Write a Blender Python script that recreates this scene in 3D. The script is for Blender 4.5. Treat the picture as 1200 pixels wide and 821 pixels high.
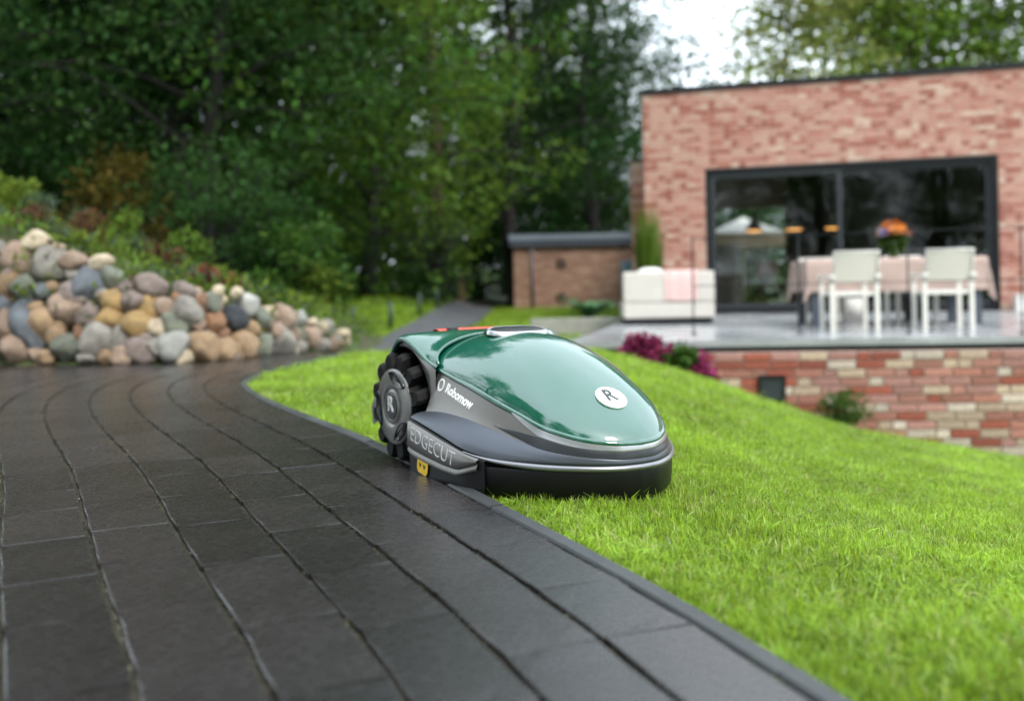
import bpy, bmesh, math, random
import numpy as np
from mathutils import Vector, Matrix, noise
R = math.radians
random.seed(7)
rng = np.random.default_rng(7)
for o in list(bpy.data.objects):
    bpy.data.objects.remove(o)
sc = bpy.context.scene
C = sc.collection

# ------------------------------------------------------------------ camera, sky, sun, exposure
CAM_H = 0.42
cd = bpy.data.cameras.new('camera'); cam = bpy.data.objects.new('camera', cd); C.objects.link(cam)
cd.sensor_width = 36; cd.lens = 34.5; cd.shift_y = -0.0613
cd.clip_start = 0.02; cd.clip_end = 2000
cam.matrix_world = Matrix.Translation((0, 0, CAM_H)) @ Matrix.Rotation(R(90), 4, 'X') @ Matrix.Rotation(-0.02, 4, 'Z')
cd.dof.use_dof = True; cd.dof.focus_distance = 2.03; cd.dof.aperture_fstop = 2.05; cd.dof.aperture_blades = 0
sc.camera = cam
SUN_EL, SUN_AZ = 48, 150          # azimuth measured from the view direction (+Y) towards +X
w = bpy.data.worlds.new('World'); sc.world = w; w.use_nodes = True
nt = w.node_tree; bgn = nt.nodes['Background']
sky = nt.nodes.new('ShaderNodeTexSky'); sky.sky_type = 'NISHITA'; sky.sun_disc = False
sky.sun_elevation = R(SUN_EL); sky.sun_rotation = R(SUN_AZ)
sky.air_density = 1.0; sky.dust_density = 3.0; sky.ozone_density = 1.0
hs = nt.nodes.new('ShaderNodeHueSaturation'); hs.inputs['Saturation'].default_value = 0.22
nt.links.new(sky.outputs[0], hs.inputs['Color'])
cl = nt.nodes.new('ShaderNodeMix'); cl.data_type = 'RGBA'          # an even layer of high white cloud over the blue
cn = nt.nodes.new('ShaderNodeTexNoise'); cn.inputs['Scale'].default_value = 2.2; cn.inputs['Detail'].default_value = 5
cm = nt.nodes.new('ShaderNodeMapRange'); cm.inputs[1].default_value = 0.3; cm.inputs[2].default_value = 0.7; cm.inputs[3].default_value = 0.72; cm.inputs[4].default_value = 0.95
wc = nt.nodes.new('ShaderNodeTexCoord'); nt.links.new(wc.outputs['Generated'], cn.inputs['Vector']); nt.links.new(cn.outputs[0], cm.inputs[0])
nt.links.new(cm.outputs[0], cl.inputs[0]); nt.links.new(hs.outputs[0], cl.inputs[6]); cl.inputs[7].default_value = (6.2, 7.0, 7.7, 1)
nt.links.new(cl.outputs[2], bgn.inputs[0]); bgn.inputs[1].default_value = 0.15
sl = bpy.data.lights.new('sun', 'SUN'); so = bpy.data.objects.new('sun', sl); C.objects.link(so)
sl.energy = 1.1; sl.angle = R(12); sl.color = (1.0, 0.95, 0.87)
sdir = Vector((math.sin(R(SUN_AZ)) * math.cos(R(SUN_EL)), math.cos(R(SUN_AZ)) * math.cos(R(SUN_EL)), math.sin(R(SUN_EL))))
so.rotation_euler = sdir.to_track_quat('Z', 'Y').to_euler(); so.location = (0, 0, 30)
sc.view_settings.view_transform = 'Standard'; sc.view_settings.look = 'None'
sc.view_settings.gamma = 1.0; sc.view_settings.exposure = 1.5; sc.view_settings.use_curve_mapping = False
sc.cycles.use_denoising = True; sc.cycles.max_bounces = 8; sc.cycles.transparent_max_bounces = 12
sc.cycles.sample_clamp_indirect = 6.0

# ------------------------------------------------------------------ helpers
def link(name, me, mat=None, parent=None):
    o = bpy.data.objects.new(name, me); C.objects.link(o)
    if mat is not None and me is not None and not me.materials:
        me.materials.append(mat)
    if parent is not None:
        o.parent = parent
    return o
def thing(name, label, cat, loc=(0, 0, 0), rz=0.0, group=None):
    o = bpy.data.objects.new(name, None); C.objects.link(o)
    o.location = loc; o.rotation_euler = (0, 0, rz); o.empty_display_size = 0.1
    return tag(o, label, cat, group)
def tag(o, label, cat, group=None):
    o['label'] = label; o['category'] = cat
    if group: o['group'] = group
    return o
def kind(o, k):
    o['kind'] = k; return o
def copy_tree(o, parent=None):
    c = o.copy(); C.objects.link(c); c.parent = parent
    for ch in list(o.children):
        copy_tree(ch, c)
    return c
def mesh_np(name, verts, faces, smooth=False):
    me = bpy.data.meshes.new(name)
    me.from_pydata([tuple(map(float, v)) for v in verts], [], [tuple(int(i) for i in f) for f in faces])
    me.update()
    if smooth:
        me.polygons.foreach_set('use_smooth', [True] * len(me.polygons))
    return me
def quads_np(name, V, smooth=False, nv=4):
    """V: (n*nv,3) array, each nv rows one face"""
    V = np.asarray(V, dtype=np.float32); n = len(V) // nv
    me = bpy.data.meshes.new(name)
    me.vertices.add(len(V)); me.vertices.foreach_set('co', V.ravel())
    me.loops.add(len(V)); me.loops.foreach_set('vertex_index', np.arange(len(V), dtype=np.int32))
    me.polygons.add(n); me.polygons.foreach_set('loop_start', np.arange(0, len(V), nv, dtype=np.int32))
    me.update(calc_edges=True); me.validate()
    if smooth:
        me.polygons.foreach_set('use_smooth', [True] * n)
    return me
class MB:
    """collects boxes, tubes and surfaces into one mesh"""
    def __init__(s): s.v = []; s.f = []; s.sm = []
    def add(s, vs, fs, smooth=False):
        b = len(s.v); s.v += [tuple(v) for v in vs]; s.f += [tuple(i + b for i in f) for f in fs]; s.sm += [smooth] * len(fs)
    def box(s, lo, hi, M=None, bev=0.0):
        bm = bmesh.new(); bmesh.ops.create_cube(bm, size=1)
        c = [(a + b) / 2 for a, b in zip(lo, hi)]; d = [abs(b - a) for a, b in zip(lo, hi)]
        for v in bm.verts: v.co = Vector((v.co.x * d[0] + c[0], v.co.y * d[1] + c[1], v.co.z * d[2] + c[2]))
        if bev: bmesh.ops.bevel(bm, geom=list(bm.edges), offset=bev, segments=2, affect='EDGES', profile=0.6)
        s.bm(bm, M)
    def bm(s, bm, M=None, smooth=False):
        if M is not None: bmesh.ops.transform(bm, matrix=M, verts=bm.verts)
        bm.verts.index_update()
        s.add([tuple(v.co) for v in bm.verts], [[v.index for v in f.verts] for f in bm.faces], smooth); bm.free()
    def tube(s, pts, rad, n=8, cap=True, smooth=True):
        pts = [Vector(p) for p in pts]
        rad = rad if isinstance(rad, (list, tuple)) else [rad] * len(pts)
        vs = []; up = None
        for i, p in enumerate(pts):
            t = (pts[min(i + 1, len(pts) - 1)] - pts[max(i - 1, 0)]).normalized()
            if up is None:
                up = t.orthogonal().normalized()
            a = (up - t * up.dot(t)).normalized(); b = t.cross(a); up = a
            for k in range(n):
                an = 2 * math.pi * k / n
                vs.append(p + (a * math.cos(an) + b * math.sin(an)) * rad[i])
        fs = [[i * n + k, i * n + (k + 1) % n, (i + 1) * n + (k + 1) % n, (i + 1) * n + k] for i in range(len(pts) - 1) for k in range(n)]
        s.add(vs, fs, smooth)
        if cap:
            s.add([], []); b = len(s.v) - len(vs)
            s.f += [tuple(b + k for k in reversed(range(n))), tuple(b + (len(pts) - 1) * n + k for k in range(n))]; s.sm += [False, False]
    def grid(s, rows, smooth=True, closed=False):
        m = len(rows[0]); vs = [p for r_ in rows for p in r_]
        fs = []
        for i in range(len(rows) - 1):
            for k in range(m if closed else m - 1):
                fs.append([i * m + k, i * m + (k + 1) % m, (i + 1) * m + (k + 1) % m, (i + 1) * m + k])
        s.add(vs, fs, smooth)
    def prism(s, poly, z0, z1, M=None):
        n = len(poly)
        vs = [Vector((x, y, z0)) for x, y in poly] + [Vector((x, y, z1)) for x, y in poly]
        if M is not None: vs = [M @ v for v in vs]
        s.add(vs, [list(reversed(range(n))), list(range(n, 2 * n))] + [[i, (i + 1) % n, n + (i + 1) % n, n + i] for i in range(n)])
    def build(s, name, mat=None, parent=None):
        me = bpy.data.meshes.new(name); me.from_pydata([tuple(v) for v in s.v], [], s.f); me.update()
        me.polygons.foreach_set('use_smooth', s.sm)
        return link(name, me, mat, parent)
def smooth01(a, b, x):
    t = np.clip((x - a) / (b - a), 0, 1); return t * t * (3 - 2 * t)
def catmull(P, n):
    P = np.asarray(P, float); out = []
    Q = np.vstack([2 * P[0] - P[1], P, 2 * P[-1] - P[-2]])
    for i in range(1, len(Q) - 2):
        for k in range(n):
            t = k / n
            out.append(0.5 * ((2 * Q[i]) + (-Q[i - 1] + Q[i + 1]) * t + (2 * Q[i - 1] - 5 * Q[i] + 4 * Q[i + 1] - Q[i + 2]) * t * t
                              + (-Q[i - 1] + 3 * Q[i] - 3 * Q[i + 1] + Q[i + 2]) * t ** 3))
    out.append(Q[-2]); return np.array(out)

# ------------------------------------------------------------------ materials
def mat(name, col, rough=0.6, metal=0.0, var=0.0, scale=8.0, bump=0.0, bscale=60.0, coat=0.0, spec=0.5, rnd=0.0, island=0.0, col2=None, coords='Object', hue=0.0, rvar=0.0, bdist=0.004, detail=6):
    m = bpy.data.materials.new(name); m.use_nodes = True; n = m.node_tree; p = n.nodes['Principled BSDF']
    p.inputs['Roughness'].default_value = rough; p.inputs['Metallic'].default_value = metal
    p.inputs['Coat Weight'].default_value = coat; p.inputs['Coat Roughness'].default_value = 0.008
    p.inputs['Specular IOR Level'].default_value = spec
    tc = n.nodes.new('ShaderNodeTexCoord')
    co = tc.outputs[coords]
    if coords == 'World':
        pass
    c4 = (*col, 1)
    rgb = n.nodes.new('ShaderNodeRGB'); rgb.outputs[0].default_value = c4; cur = rgb.outputs[0]
    nz = None
    if var or col2 or rvar:
        nz = n.nodes.new('ShaderNodeTexNoise'); nz.inputs['Scale'].default_value = scale; nz.inputs['Detail'].default_value = detail; nz.inputs['Roughness'].default_value = 0.6
        n.links.new(co, nz.inputs['Vector'])
    if col2:
        mx = n.nodes.new('ShaderNodeMix'); mx.data_type = 'RGBA'
        rp = n.nodes.new('ShaderNodeMapRange'); rp.inputs[1].default_value = 0.38; rp.inputs[2].default_value = 0.62
        n.links.new(nz.outputs[0], rp.inputs[0]); n.links.new(rp.outputs[0], mx.inputs[0])
        n.links.new(cur, mx.inputs[6]); mx.inputs[7].default_value = (*col2, 1); cur = mx.outputs[2]
    facs = []
    if var and not col2:
        r1 = n.nodes.new('ShaderNodeMapRange'); r1.inputs[1].default_value = 0.3; r1.inputs[2].default_value = 0.7
        r1.inputs[3].default_value = 1 - var; r1.inputs[4].default_value = 1 + var; n.links.new(nz.outputs[0], r1.inputs[0]); facs.append(r1.outputs[0])
    if rnd:
        oi = n.nodes.new('ShaderNodeObjectInfo'); r2 = n.nodes.new('ShaderNodeMapRange'); r2.inputs[3].default_value = 1 - rnd; r2.inputs[4].default_value = 1 + rnd
        n.links.new(oi.outputs['Random'], r2.inputs[0]); facs.append(r2.outputs[0])
    if island:
        ge = n.nodes.new('ShaderNodeNewGeometry'); r3 = n.nodes.new('ShaderNodeMapRange'); r3.inputs[3].default_value = 1 - island; r3.inputs[4].default_value = 1 + island
        n.links.new(ge.outputs['Random Per Island'], r3.inputs[0]); facs.append(r3.outputs[0])
    if facs or hue:
        h = n.nodes.new('ShaderNodeHueSaturation'); n.links.new(cur, h.inputs['Color']); cur = h.outputs[0]
        if facs:
            f0 = facs[0]
            for f1 in facs[1:]:
                ml = n.nodes.new('ShaderNodeMath'); ml.operation = 'MULTIPLY'; n.links.new(f0, ml.inputs[0]); n.links.new(f1, ml.inputs[1]); f0 = ml.outputs[0]
            n.links.new(f0, h.inputs['Value'])
        if hue:
            ge = n.nodes.new('ShaderNodeNewGeometry'); r4 = n.nodes.new('ShaderNodeMapRange'); r4.inputs[3].default_value = 0.5 - hue; r4.inputs[4].default_value = 0.5 + hue
            wn = n.nodes.new('ShaderNodeTexWhiteNoise'); wn.noise_dimensions = '1D'
            n.links.new(ge.outputs['Random Per Island'], wn.inputs['W']); n.links.new(wn.outputs['Value'], r4.inputs[0]); n.links.new(r4.outputs[0], h.inputs['Hue'])
    n.links.new(cur, p.inputs['Base Color'])
    if rvar:
        r5 = n.nodes.new('ShaderNodeMapRange'); r5.inputs[1].default_value = 0.3; r5.inputs[2].default_value = 0.7
        r5.inputs[3].default_value = max(0.02, rough - rvar); r5.inputs[4].default_value = min(1, rough + rvar); n.links.new(nz.outputs[0], r5.inputs[0]); n.links.new(r5.outputs[0], p.inputs['Roughness'])
    if bump:
        b = n.nodes.new('ShaderNodeBump'); b.inputs['Strength'].default_value = bump; b.inputs['Distance'].default_value = bdist
        nb = n.nodes.new('ShaderNodeTexNoise'); nb.inputs['Scale'].default_value = bscale; nb.inputs['Detail'].default_value = 8; nb.inputs['Roughness'].default_value = 0.65
        n.links.new(co, nb.inputs['Vector']); n.links.new(nb.outputs[0], b.inputs['Height']); n.links.new(b.outputs[0], p.inputs['Normal'])
    m['p'] = 1
    return m
def stain(m, amt, scale):
    """broad uneven weathering that runs across neighbouring pieces"""
    n = m.node_tree; p = n.nodes['Principled BSDF']; src = p.inputs['Base Color'].links[0].from_socket
    ge = n.nodes.new('ShaderNodeNewGeometry'); nz = n.nodes.new('ShaderNodeTexNoise'); nz.inputs['Scale'].default_value = scale; nz.inputs['Detail'].default_value = 7; nz.inputs['Roughness'].default_value = .65
    n.links.new(ge.outputs['Position'], nz.inputs['Vector']); mr = n.nodes.new('ShaderNodeMapRange'); mr.inputs[1].default_value = .3; mr.inputs[2].default_value = .7; mr.inputs[3].default_value = 1 - amt; mr.inputs[4].default_value = 1 + amt
    n.links.new(nz.outputs[0], mr.inputs[0]); h = n.nodes.new('ShaderNodeHueSaturation'); n.links.new(src, h.inputs['Color']); n.links.new(mr.outputs[0], h.inputs['Value']); n.links.new(h.outputs[0], p.inputs['Base Color'])
def leafmat(name, col, trans=0.35, island=0.45, rnd=0.15, hue=0.02, rough=0.6, tcol=None, patch=0.0):
    m = mat(name, col, rough, island=island, rnd=rnd, hue=hue, spec=0.45 if 'blade' in name else 0.12)
    n = m.node_tree; p = n.nodes['Principled BSDF']; out = n.nodes['Material Output']
    src = p.inputs['Base Color'].links[0].from_socket
    if patch:
        ge = n.nodes.new('ShaderNodeNewGeometry'); nz = n.nodes.new('ShaderNodeTexNoise'); nz.inputs['Scale'].default_value = 1.7; nz.inputs['Detail'].default_value = 5
        n.links.new(ge.outputs['Position'], nz.inputs['Vector'])
        mr = n.nodes.new('ShaderNodeMapRange'); mr.inputs[1].default_value = 0.3; mr.inputs[2].default_value = 0.7; mr.inputs[3].default_value = 1 - patch; mr.inputs[4].default_value = 1 + patch
        n.links.new(nz.outputs[0], mr.inputs[0])
        h2 = n.nodes.new('ShaderNodeHueSaturation'); n.links.new(src, h2.inputs['Color']); n.links.new(mr.outputs[0], h2.inputs['Value'])
        src = h2.outputs[0]; n.links.new(src, p.inputs['Base Color'])
    tr = n.nodes.new('ShaderNodeBsdfTranslucent'); mx = n.nodes.new('ShaderNodeMixShader'); mx.inputs[0].default_value = trans
    h = n.nodes.new('ShaderNodeHueSaturation'); h.inputs['Value'].default_value = 1.5; h.inputs['Hue'].default_value = 0.485
    n.links.new(src, h.inputs['Color']); n.links.new(h.outputs[0], tr.inputs['Color'])
    n.links.new(p.outputs[0], mx.inputs[1]); n.links.new(tr.outputs[0], mx.inputs[2]); n.links.new(mx.outputs[0], out.inputs['Surface'])
    return m
def glassmat(name, tint=(0.85, 0.9, 0.88)):
    m = bpy.data.materials.new(name); m.use_nodes = True; n = m.node_tree; n.nodes.remove(n.nodes['Principled BSDF'])
    fr = n.nodes.new('ShaderNodeFresnel'); fr.inputs[0].default_value = 1.65
    t = n.nodes.new('ShaderNodeBsdfTransparent'); t.inputs[0].default_value = (*tint, 1)
    g = n.nodes.new('ShaderNodeBsdfGlossy'); g.inputs['Roughness'].default_value = 0.01
    mx = n.nodes.new('ShaderNodeMixShader'); n.links.new(fr.outputs[0], mx.inputs[0]); n.links.new(t.outputs[0], mx.inputs[1]); n.links.new(g.outputs[0], mx.inputs[2])
    n.links.new(mx.outputs[0], n.nodes['Material Output'].inputs['Surface']); return m
def emit(name, col, s):
    m = bpy.data.materials.new(name); m.use_nodes = True; p = m.node_tree.nodes['Principled BSDF']
    p.inputs['Base Color'].default_value = (*col, 1); p.inputs['Emission Color'].default_value = (*col, 1); p.inputs['Emission Strength'].default_value = s; return m

M_soil = mat('lawn_soil', (0.05, 0.10, 0.015), 0.9, scale=1.2, col2=(0.10, 0.17, 0.02), bump=0.6, bscale=40, bdist=0.02)
M_floor = mat('forest_soil', (0.030, 0.026, 0.015), 0.95, scale=0.7, col2=(0.035, 0.06, 0.015), bump=0.6, bscale=12, bdist=0.05)
M_bank = mat('bank_soil', (0.06, 0.045, 0.025), 0.95, scale=5, col2=(0.05, 0.09, 0.02), bump=0.6, bscale=30, bdist=0.02)
M_joint = mat('joint_sand', (0.020, 0.019, 0.013), 0.95, scale=6, col2=(0.060, 0.054, 0.036), bump=1.0, bscale=220, bdist=0.006)
M_paver = mat('paver_concrete', (0.0168, 0.0140, 0.0143), 0.265, var=0.18, scale=60, bump=0.26, bscale=300, bdist=0.002, rnd=0.36, rvar=0.06, spec=0.9)
stain(M_paver, 0.45, 2.3)
M_kerb = mat('kerb_concrete', (0.036, 0.040, 0.042), 0.5, var=0.3, scale=7, bump=0.4, bscale=90, bdist=0.003, rvar=0.12)
M_path = mat('path_asphalt', (0.075, 0.078, 0.085), 0.6, var=0.25, scale=4, bump=0.5, bscale=60)
stain(M_kerb, 0.4, 3.0)
M_grass = leafmat('grass_blade', (0.205, 0.325, 0.028), 0.42, island=0.45, rnd=0.28, hue=0.025, rough=0.36, patch=0.28)
M_dry = leafmat('dry_blade', (0.33, 0.36, 0.13), 0.3, island=0.3, rnd=0.2, hue=0.01)
M_bark = mat('bark', (0.009, 0.007, 0.0055), 0.9, var=0.4, scale=6, bump=1.0, bscale=14, bdist=0.03)
M_bark_red = mat('bark_red', (0.034, 0.017, 0.010), 0.9, var=0.4, scale=6, bump=1.0, bscale=14, bdist=0.03)
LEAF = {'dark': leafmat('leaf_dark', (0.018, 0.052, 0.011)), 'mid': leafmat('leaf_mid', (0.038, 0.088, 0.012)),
        'light': leafmat('leaf_light', (0.085, 0.150, 0.018)), 'yellow': leafmat('leaf_yellow', (0.10, 0.08, 0.014), hue=0.03),
        'blue': leafmat('leaf_bluegreen', (0.026, 0.066, 0.014)), 'pale': leafmat('leaf_pale', (0.165, 0.200, 0.050), hue=0.03),
        'lime': leafmat('leaf_lime', (0.10, 0.145, 0.018)), 'grey': leafmat('leaf_greygreen', (0.06, 0.09, 0.045)),
        'rust': leafmat('leaf_rust', (0.085, 0.042, 0.02)), 'magenta': leafmat('flower_magenta', (0.20, 0.025, 0.075), 0.2, island=0.5),
        'red': leafmat('flower_red', (0.16, 0.025, 0.03), 0.2), 'orange': leafmat('flower_orange', (0.80, 0.26, 0.05), 0.2, hue=0.05)}

# ------------------------------------------------------------------ ground shape
KERB = catmull([(1.05, -2.0), (0.86, -1.0), (0.62, 0.0), (0.475, 0.5), (0.33, 1.009), (0.215, 1.354), (0.079, 1.67), (-0.079, 2.037), (-0.393, 2.764), (-0.68, 3.30),
                (-1.02, 3.98), (-1.25, 4.55), (-1.335, 5.0), (-1.315, 5.45), (-1.235, 5.95), (-1.17, 6.6), (-1.16, 7.6), (-1.28, 9.5), (-0.95, 12.5), (-0.57, 16.0)], 40)
def resample(P, step):
    d = np.r_[0, np.cumsum(np.linalg.norm(np.diff(P, axis=0), axis=1))]
    s = np.arange(0, d[-1], step); return np.c_[np.interp(s, d, P[:, 0]), np.interp(s, d, P[:, 1])]
KERB = resample(KERB, 0.01)
kw = np.hanning(151); kw /= kw.sum()
KERB = np.stack([np.convolve(np.r_[np.full(75, c_[0]) + (np.arange(-75, 0)) * (c_[1] - c_[0]), c_, c_[-1] + np.arange(1, 76) * (c_[-1] - c_[-2])], kw, 'valid') for c_ in KERB.T], 1)
KERB = resample(KERB, 0.01)
def normals(P):
    t = np.gradient(P, axis=0); t /= np.linalg.norm(t, axis=1)[:, None]
    return t, np.c_[-t[:, 1], t[:, 0]]        # left normal = driveway side
KT, KN = normals(KERB)
KY = KERB[:, 1]
def kerb_sd(X, Y):
    """signed distance, positive on the lawn"""
    X = np.atleast_1d(np.asarray(X, float)); Y = np.atleast_1d(np.asarray(Y, float))
    out = np.empty(len(X)); K = KERB[::6]; N = KN[::6]
    for i0 in range(0, len(X), 20000):
        P = np.c_[X[i0:i0 + 20000], Y[i0:i0 + 20000]]
        d2 = (P[:, None, 0] - K[None, :, 0]) ** 2 + (P[:, None, 1] - K[None, :, 1]) ** 2
        j = d2.argmin(1); dv = P - K[j]
        out[i0:i0 + 20000] = -(dv * N[j]).sum(1)
    return out
TH = np.array([-9, 0.07, 0.103, 0.16, 0.215, 0.30, 0.345, 0.52, 0.8, 9]); ZB = np.array([0, 0, -0.05, -0.2, -0.36, -0.64, -0.77, -1.07, -1.3, -1.4])
ROCKB = np.array([(-9, 7.2), (-6, 6.7), (-4.5, 6.3), (-3.8, 6.12), (-3.1, 5.97), (-2.5, 5.85), (-2.03, 5.85), (-1.78, 6.05), (-1.66, 6.5), (-1.6, 7.2), (-1.52, 8.0)])
TOPX = np.array([-12, -6, -4, -3.28, -2.9, -2.45, -1.93, -1.65, -1.42, -1.3]); TOPZ = np.array([1.9, 1.5, 1.08, 0.88, 0.78, 0.61, 0.43, 0.33, 0.17, 0.0])
def zdip(Y):
    return -0.2 * smooth01(6.3, 9.5, Y) + 0.1 * smooth01(12, 24, Y) + 0.1 * smooth01(24, 45, Y) + np.maximum(0, Y - 45) * 0.02
def ground(X, Y):
    X = np.asarray(X, float); Y = np.asarray(Y, float)
    g = np.clip((Y - 1.2) / 7.2, 0, 1.0)
    th = X / np.maximum(Y, 0.6)
    return zdip(Y) + np.interp(th, TH, ZB) * g + .45 * smooth01(10.0, 18.0, Y) * smooth01(0.5, 2.4, -X)
def bankz(X, Y):
    X = np.asarray(X, float); Y = np.asarray(Y, float)
    yb = np.interp(X, ROCKB[:, 0], ROCKB[:, 1])
    s = Y - yb
    fade = 1 - smooth01(9.0, 13.0, Y) * smooth01(-5.0, -2.0, X) - 0.5 * smooth01(10, 20, Y) * (1 - smooth01(-5.0, -2.0, X))
    z = np.interp(X, TOPX, TOPZ) * smooth01(0.10, 0.55, s) * fade + 0.04 * smooth01(.5, 3, s) - 0.03
    z = z + zdip(Y) - .28 * (1 - smooth01(.0, .35, -1.25 - X)) * smooth01(7.0, 9.0, Y)
    return z
def gz(x, y):
    a = float(ground(x, y)); b = float(bankz(x, y)) if y > 6 and x < -1.3 else -9
    return max(a, b)

xs = np.unique(np.r_[np.linspace(-400, -30, 12), np.linspace(-30, -3, 28), np.arange(-3, 5.4, 0.07), np.linspace(5.4, 30, 26), np.linspace(30, 400, 12)])
ys = np.unique(np.r_[np.linspace(-200, -6, 14), np.linspace(-6, 0.4, 12), np.arange(0.4, 9.2, 0.07), np.linspace(9.2, 60, 50), np.linspace(60, 800, 16)])
GX, GY = np.meshgrid(xs, ys); sd = kerb_sd(GX.ravel(), GY.ravel()).reshape(GX.shape)
near = (GY < 16.5)
GZ = ground(GX, GY) + np.where(near & (sd < 0.0), -0.07, -0.032)
nx, ny = len(xs), len(ys)
idx = np.arange(nx * ny).reshape(ny, nx)
F = np.stack([idx[:-1, :-1], idx[:-1, 1:], idx[1:, 1:], idx[1:, :-1]], -1).reshape(-1, 4)
me = mesh_np('lawn', np.c_[GX.ravel(), GY.ravel(), GZ.ravel()], F, True)
kind(link('lawn', me, M_soil), 'structure')
# forest floor: a sheet lying on the ground among the trees
def sheet(name, X, Y, Z, m):
    n0, n1 = X.shape; ii = np.arange(n0 * n1).reshape(n0, n1)
    F = np.stack([ii[:-1, :-1], ii[:-1, 1:], ii[1:, 1:], ii[1:, :-1]], -1).reshape(-1, 4)
    return link(name, mesh_np(name, np.c_[X.ravel(), Y.ravel(), Z.ravel()], F, True), m)
u, v = np.meshgrid(np.linspace(0, 1, 40), np.linspace(0, 1, 30))
fx = -60 + u * 130; fy = 24.8 + np.sin(fx * 0.9) * 0.5 - np.clip(-fx - 1.0, 0, 9) * 0.72 + np.clip(fx - 0.5, 0, 3) * 2.2 + v * 70
kind(sheet('forest_floor', fx, fy, ground(fx, fy) + 0.012 + np.where(v > 0.02, 0, -0.06), M_floor), 'structure')
# garden path
PATHY = np.linspace(7.2, 60, 60); PATHL = np.interp(PATHY, [7.2, 9.5, 15.5, 41, 60], [-1.62, -1.70, -1.40, -1.45, -1.5]); PATHR = np.interp(PATHY, [7.2, 9.5, 16, 47, 60], [-1.19, -1.30, -0.58, -0.10, 0.2])
PX = np.stack([PATHL, (PATHL + PATHR) / 2, PATHR], 1); PY = np.stack([PATHY] * 3, 1)
kind(sheet('garden_path', PX, PY, ground(PX, PY) + 0.018, M_path), 'structure')
# bank behind the boulders
bx, by = np.meshgrid(np.arange(-14, -1.28, 0.16), np.arange(0, 1.001, 0.025))
yb = np.interp(bx, ROCKB[:, 0], ROCKB[:, 1]); BY = yb + by * by * 12
kind(sheet('earth_bank', bx, BY, bankz(bx, BY) + np.array([noise.noise(Vector((a * 2, b * 2, 0))) * 0.05 for a, b in zip(bx.ravel(), BY.ravel())]).reshape(bx.shape), M_bank), 'structure')

# ------------------------------------------------------------------ driveway: bed, kerb stones, pavers
ROW0, PITCH = 0.036, 0.1265
dv = MB()
sel = (KY > -1.2) & (KY < 8.0)
Pk, Nk = KERB[sel][::8], KN[sel][::8]
rows_ = [[(*(p + n * o_), -0.0095 + float(zdip(p[1]))) for p, n in zip(Pk, Nk)] for o_ in (0.02, 0.4, 0.75)]
dv.grid([list(r_) for r_ in zip(*rows_)], True)
dv.grid([[(-6.5, -1.5, -0.0115), (0.9, -1.5, -0.0115)], [(-6.5, 1.0, -0.0115), (0.25, 1.0, -0.0115)], [(-6.5, 2.7, -0.0115), (-0.5, 2.7, -0.0115)], [(-6.5, 4.0, -0.0115), (-1.15, 4.0, -0.0115)], [(-6.5, 5.9, -0.0115), (-1.4, 5.9, -0.0115)], [(-6.5, 6.8, -0.02), (-1.4, 6.8, -0.02)]], True)
driveway = kind(dv.build('driveway', M_joint), 'structure')
kerb = kind(MB().build('kerb', M_kerb), 'structure')
kb = MB(); kb.grid([[(*(p + n * 0.006), -0.06 + float(zdip(p[1]))) for p, n in zip(Pk, Nk)], [(*(p + n * 0.026), -0.06 + float(zdip(p[1]))) for p, n in zip(Pk, Nk)]])
kerb.data = kb.build('kerb_bed', M_kerb).data; bpy.data.objects.remove(bpy.data.objects['kerb_bed'])
i = int(np.argmax(KY > 0.2)); L = 90
while KY[i] < 7.4:
    j = min(i + L, len(KERB) - 1); seg = list(range(i + 0, j - 0, 6)) + [j]
    P, N, T = KERB[seg], KN[seg], KT[seg]
    P = P.copy(); P[0] += T[0] * 0.002; P[-1] -= T[-1] * 0.002; kz = random.Random(i).uniform(-.0025, .0015)
    rows_ = []
    for p, n in zip(P, N):
        z = float(zdip(p[1])) + kz; jt = 0.0012 * noise.noise(Vector((p[0] * 9, p[1] * 9, 0)))
        prof = [(-0.001, -0.09), (0.0 + jt, -0.003), (0.004 + jt, 0.002), (0.027 + jt, 0.001), (0.030 + jt, -0.004), (0.030, -0.09)]
        rows_.append([(p[0] + n[0] * a, p[1] + n[1] * a, b + z) for a, b in prof])
    k = MB(); k.grid(rows_, False); n_ = len(rows_)
    k.f += [tuple(reversed(range(6))), tuple((n_ - 1) * 6 + q for q in range(6))]; k.sm += [False] * 2
    k.build('kerb_stone', M_kerb, kerb); i = j
# paver mesh variants (chamfered, slightly uneven outline)
def paver_mesh(Lx, seed):
    rr = random.Random(seed); hx, hy = Lx / 2, (PITCH - 0.0095) / 2; out = []
    for (ax, ay), (bx_, by_), n in (((-hx, -hy), (hx, -hy), 4), ((hx, -hy), (hx, hy), 2), ((hx, hy), (-hx, hy), 4), ((-hx, hy), (-hx, -hy), 2)):
        for q in range(n):
            t = q / n; out.append((ax + (bx_ - ax) * t + rr.uniform(-.0012, .0012), ay + (by_ - ay) * t + rr.uniform(-.0012, .0012)))
    n = len(out); ins = [(x * (1 - 0.0008 / hx), y * (1 - 0.0022 / hy)) for x, y in out]
    vs = [(x, y, 0.0 + rr.uniform(-.0006, .0006)) for x, y in ins] + [(x, y, -0.0015 if abs(y) > hy * .8 and abs(x) < hx * .97 else -0.0002) for x, y in out] + [(x, y, -0.05) for x, y in out]
    fs = [list(range(n))] + [[k + n, (k + 1) % n + n, (k + 1) % n, k] for k in range(n)] + [[k + 2 * n, (k + 1) % n + 2 * n, (k + 1) % n + n, k + n] for k in range(n)]
    return mesh_np('paver', vs, fs)
PL = [0.205, 0.235, 0.26, 0.285, 0.31]
pm = {(i, s): paver_mesh(L_, s * 10 + i) for i, L_ in enumerate(PL) for s in range(3)}
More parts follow.
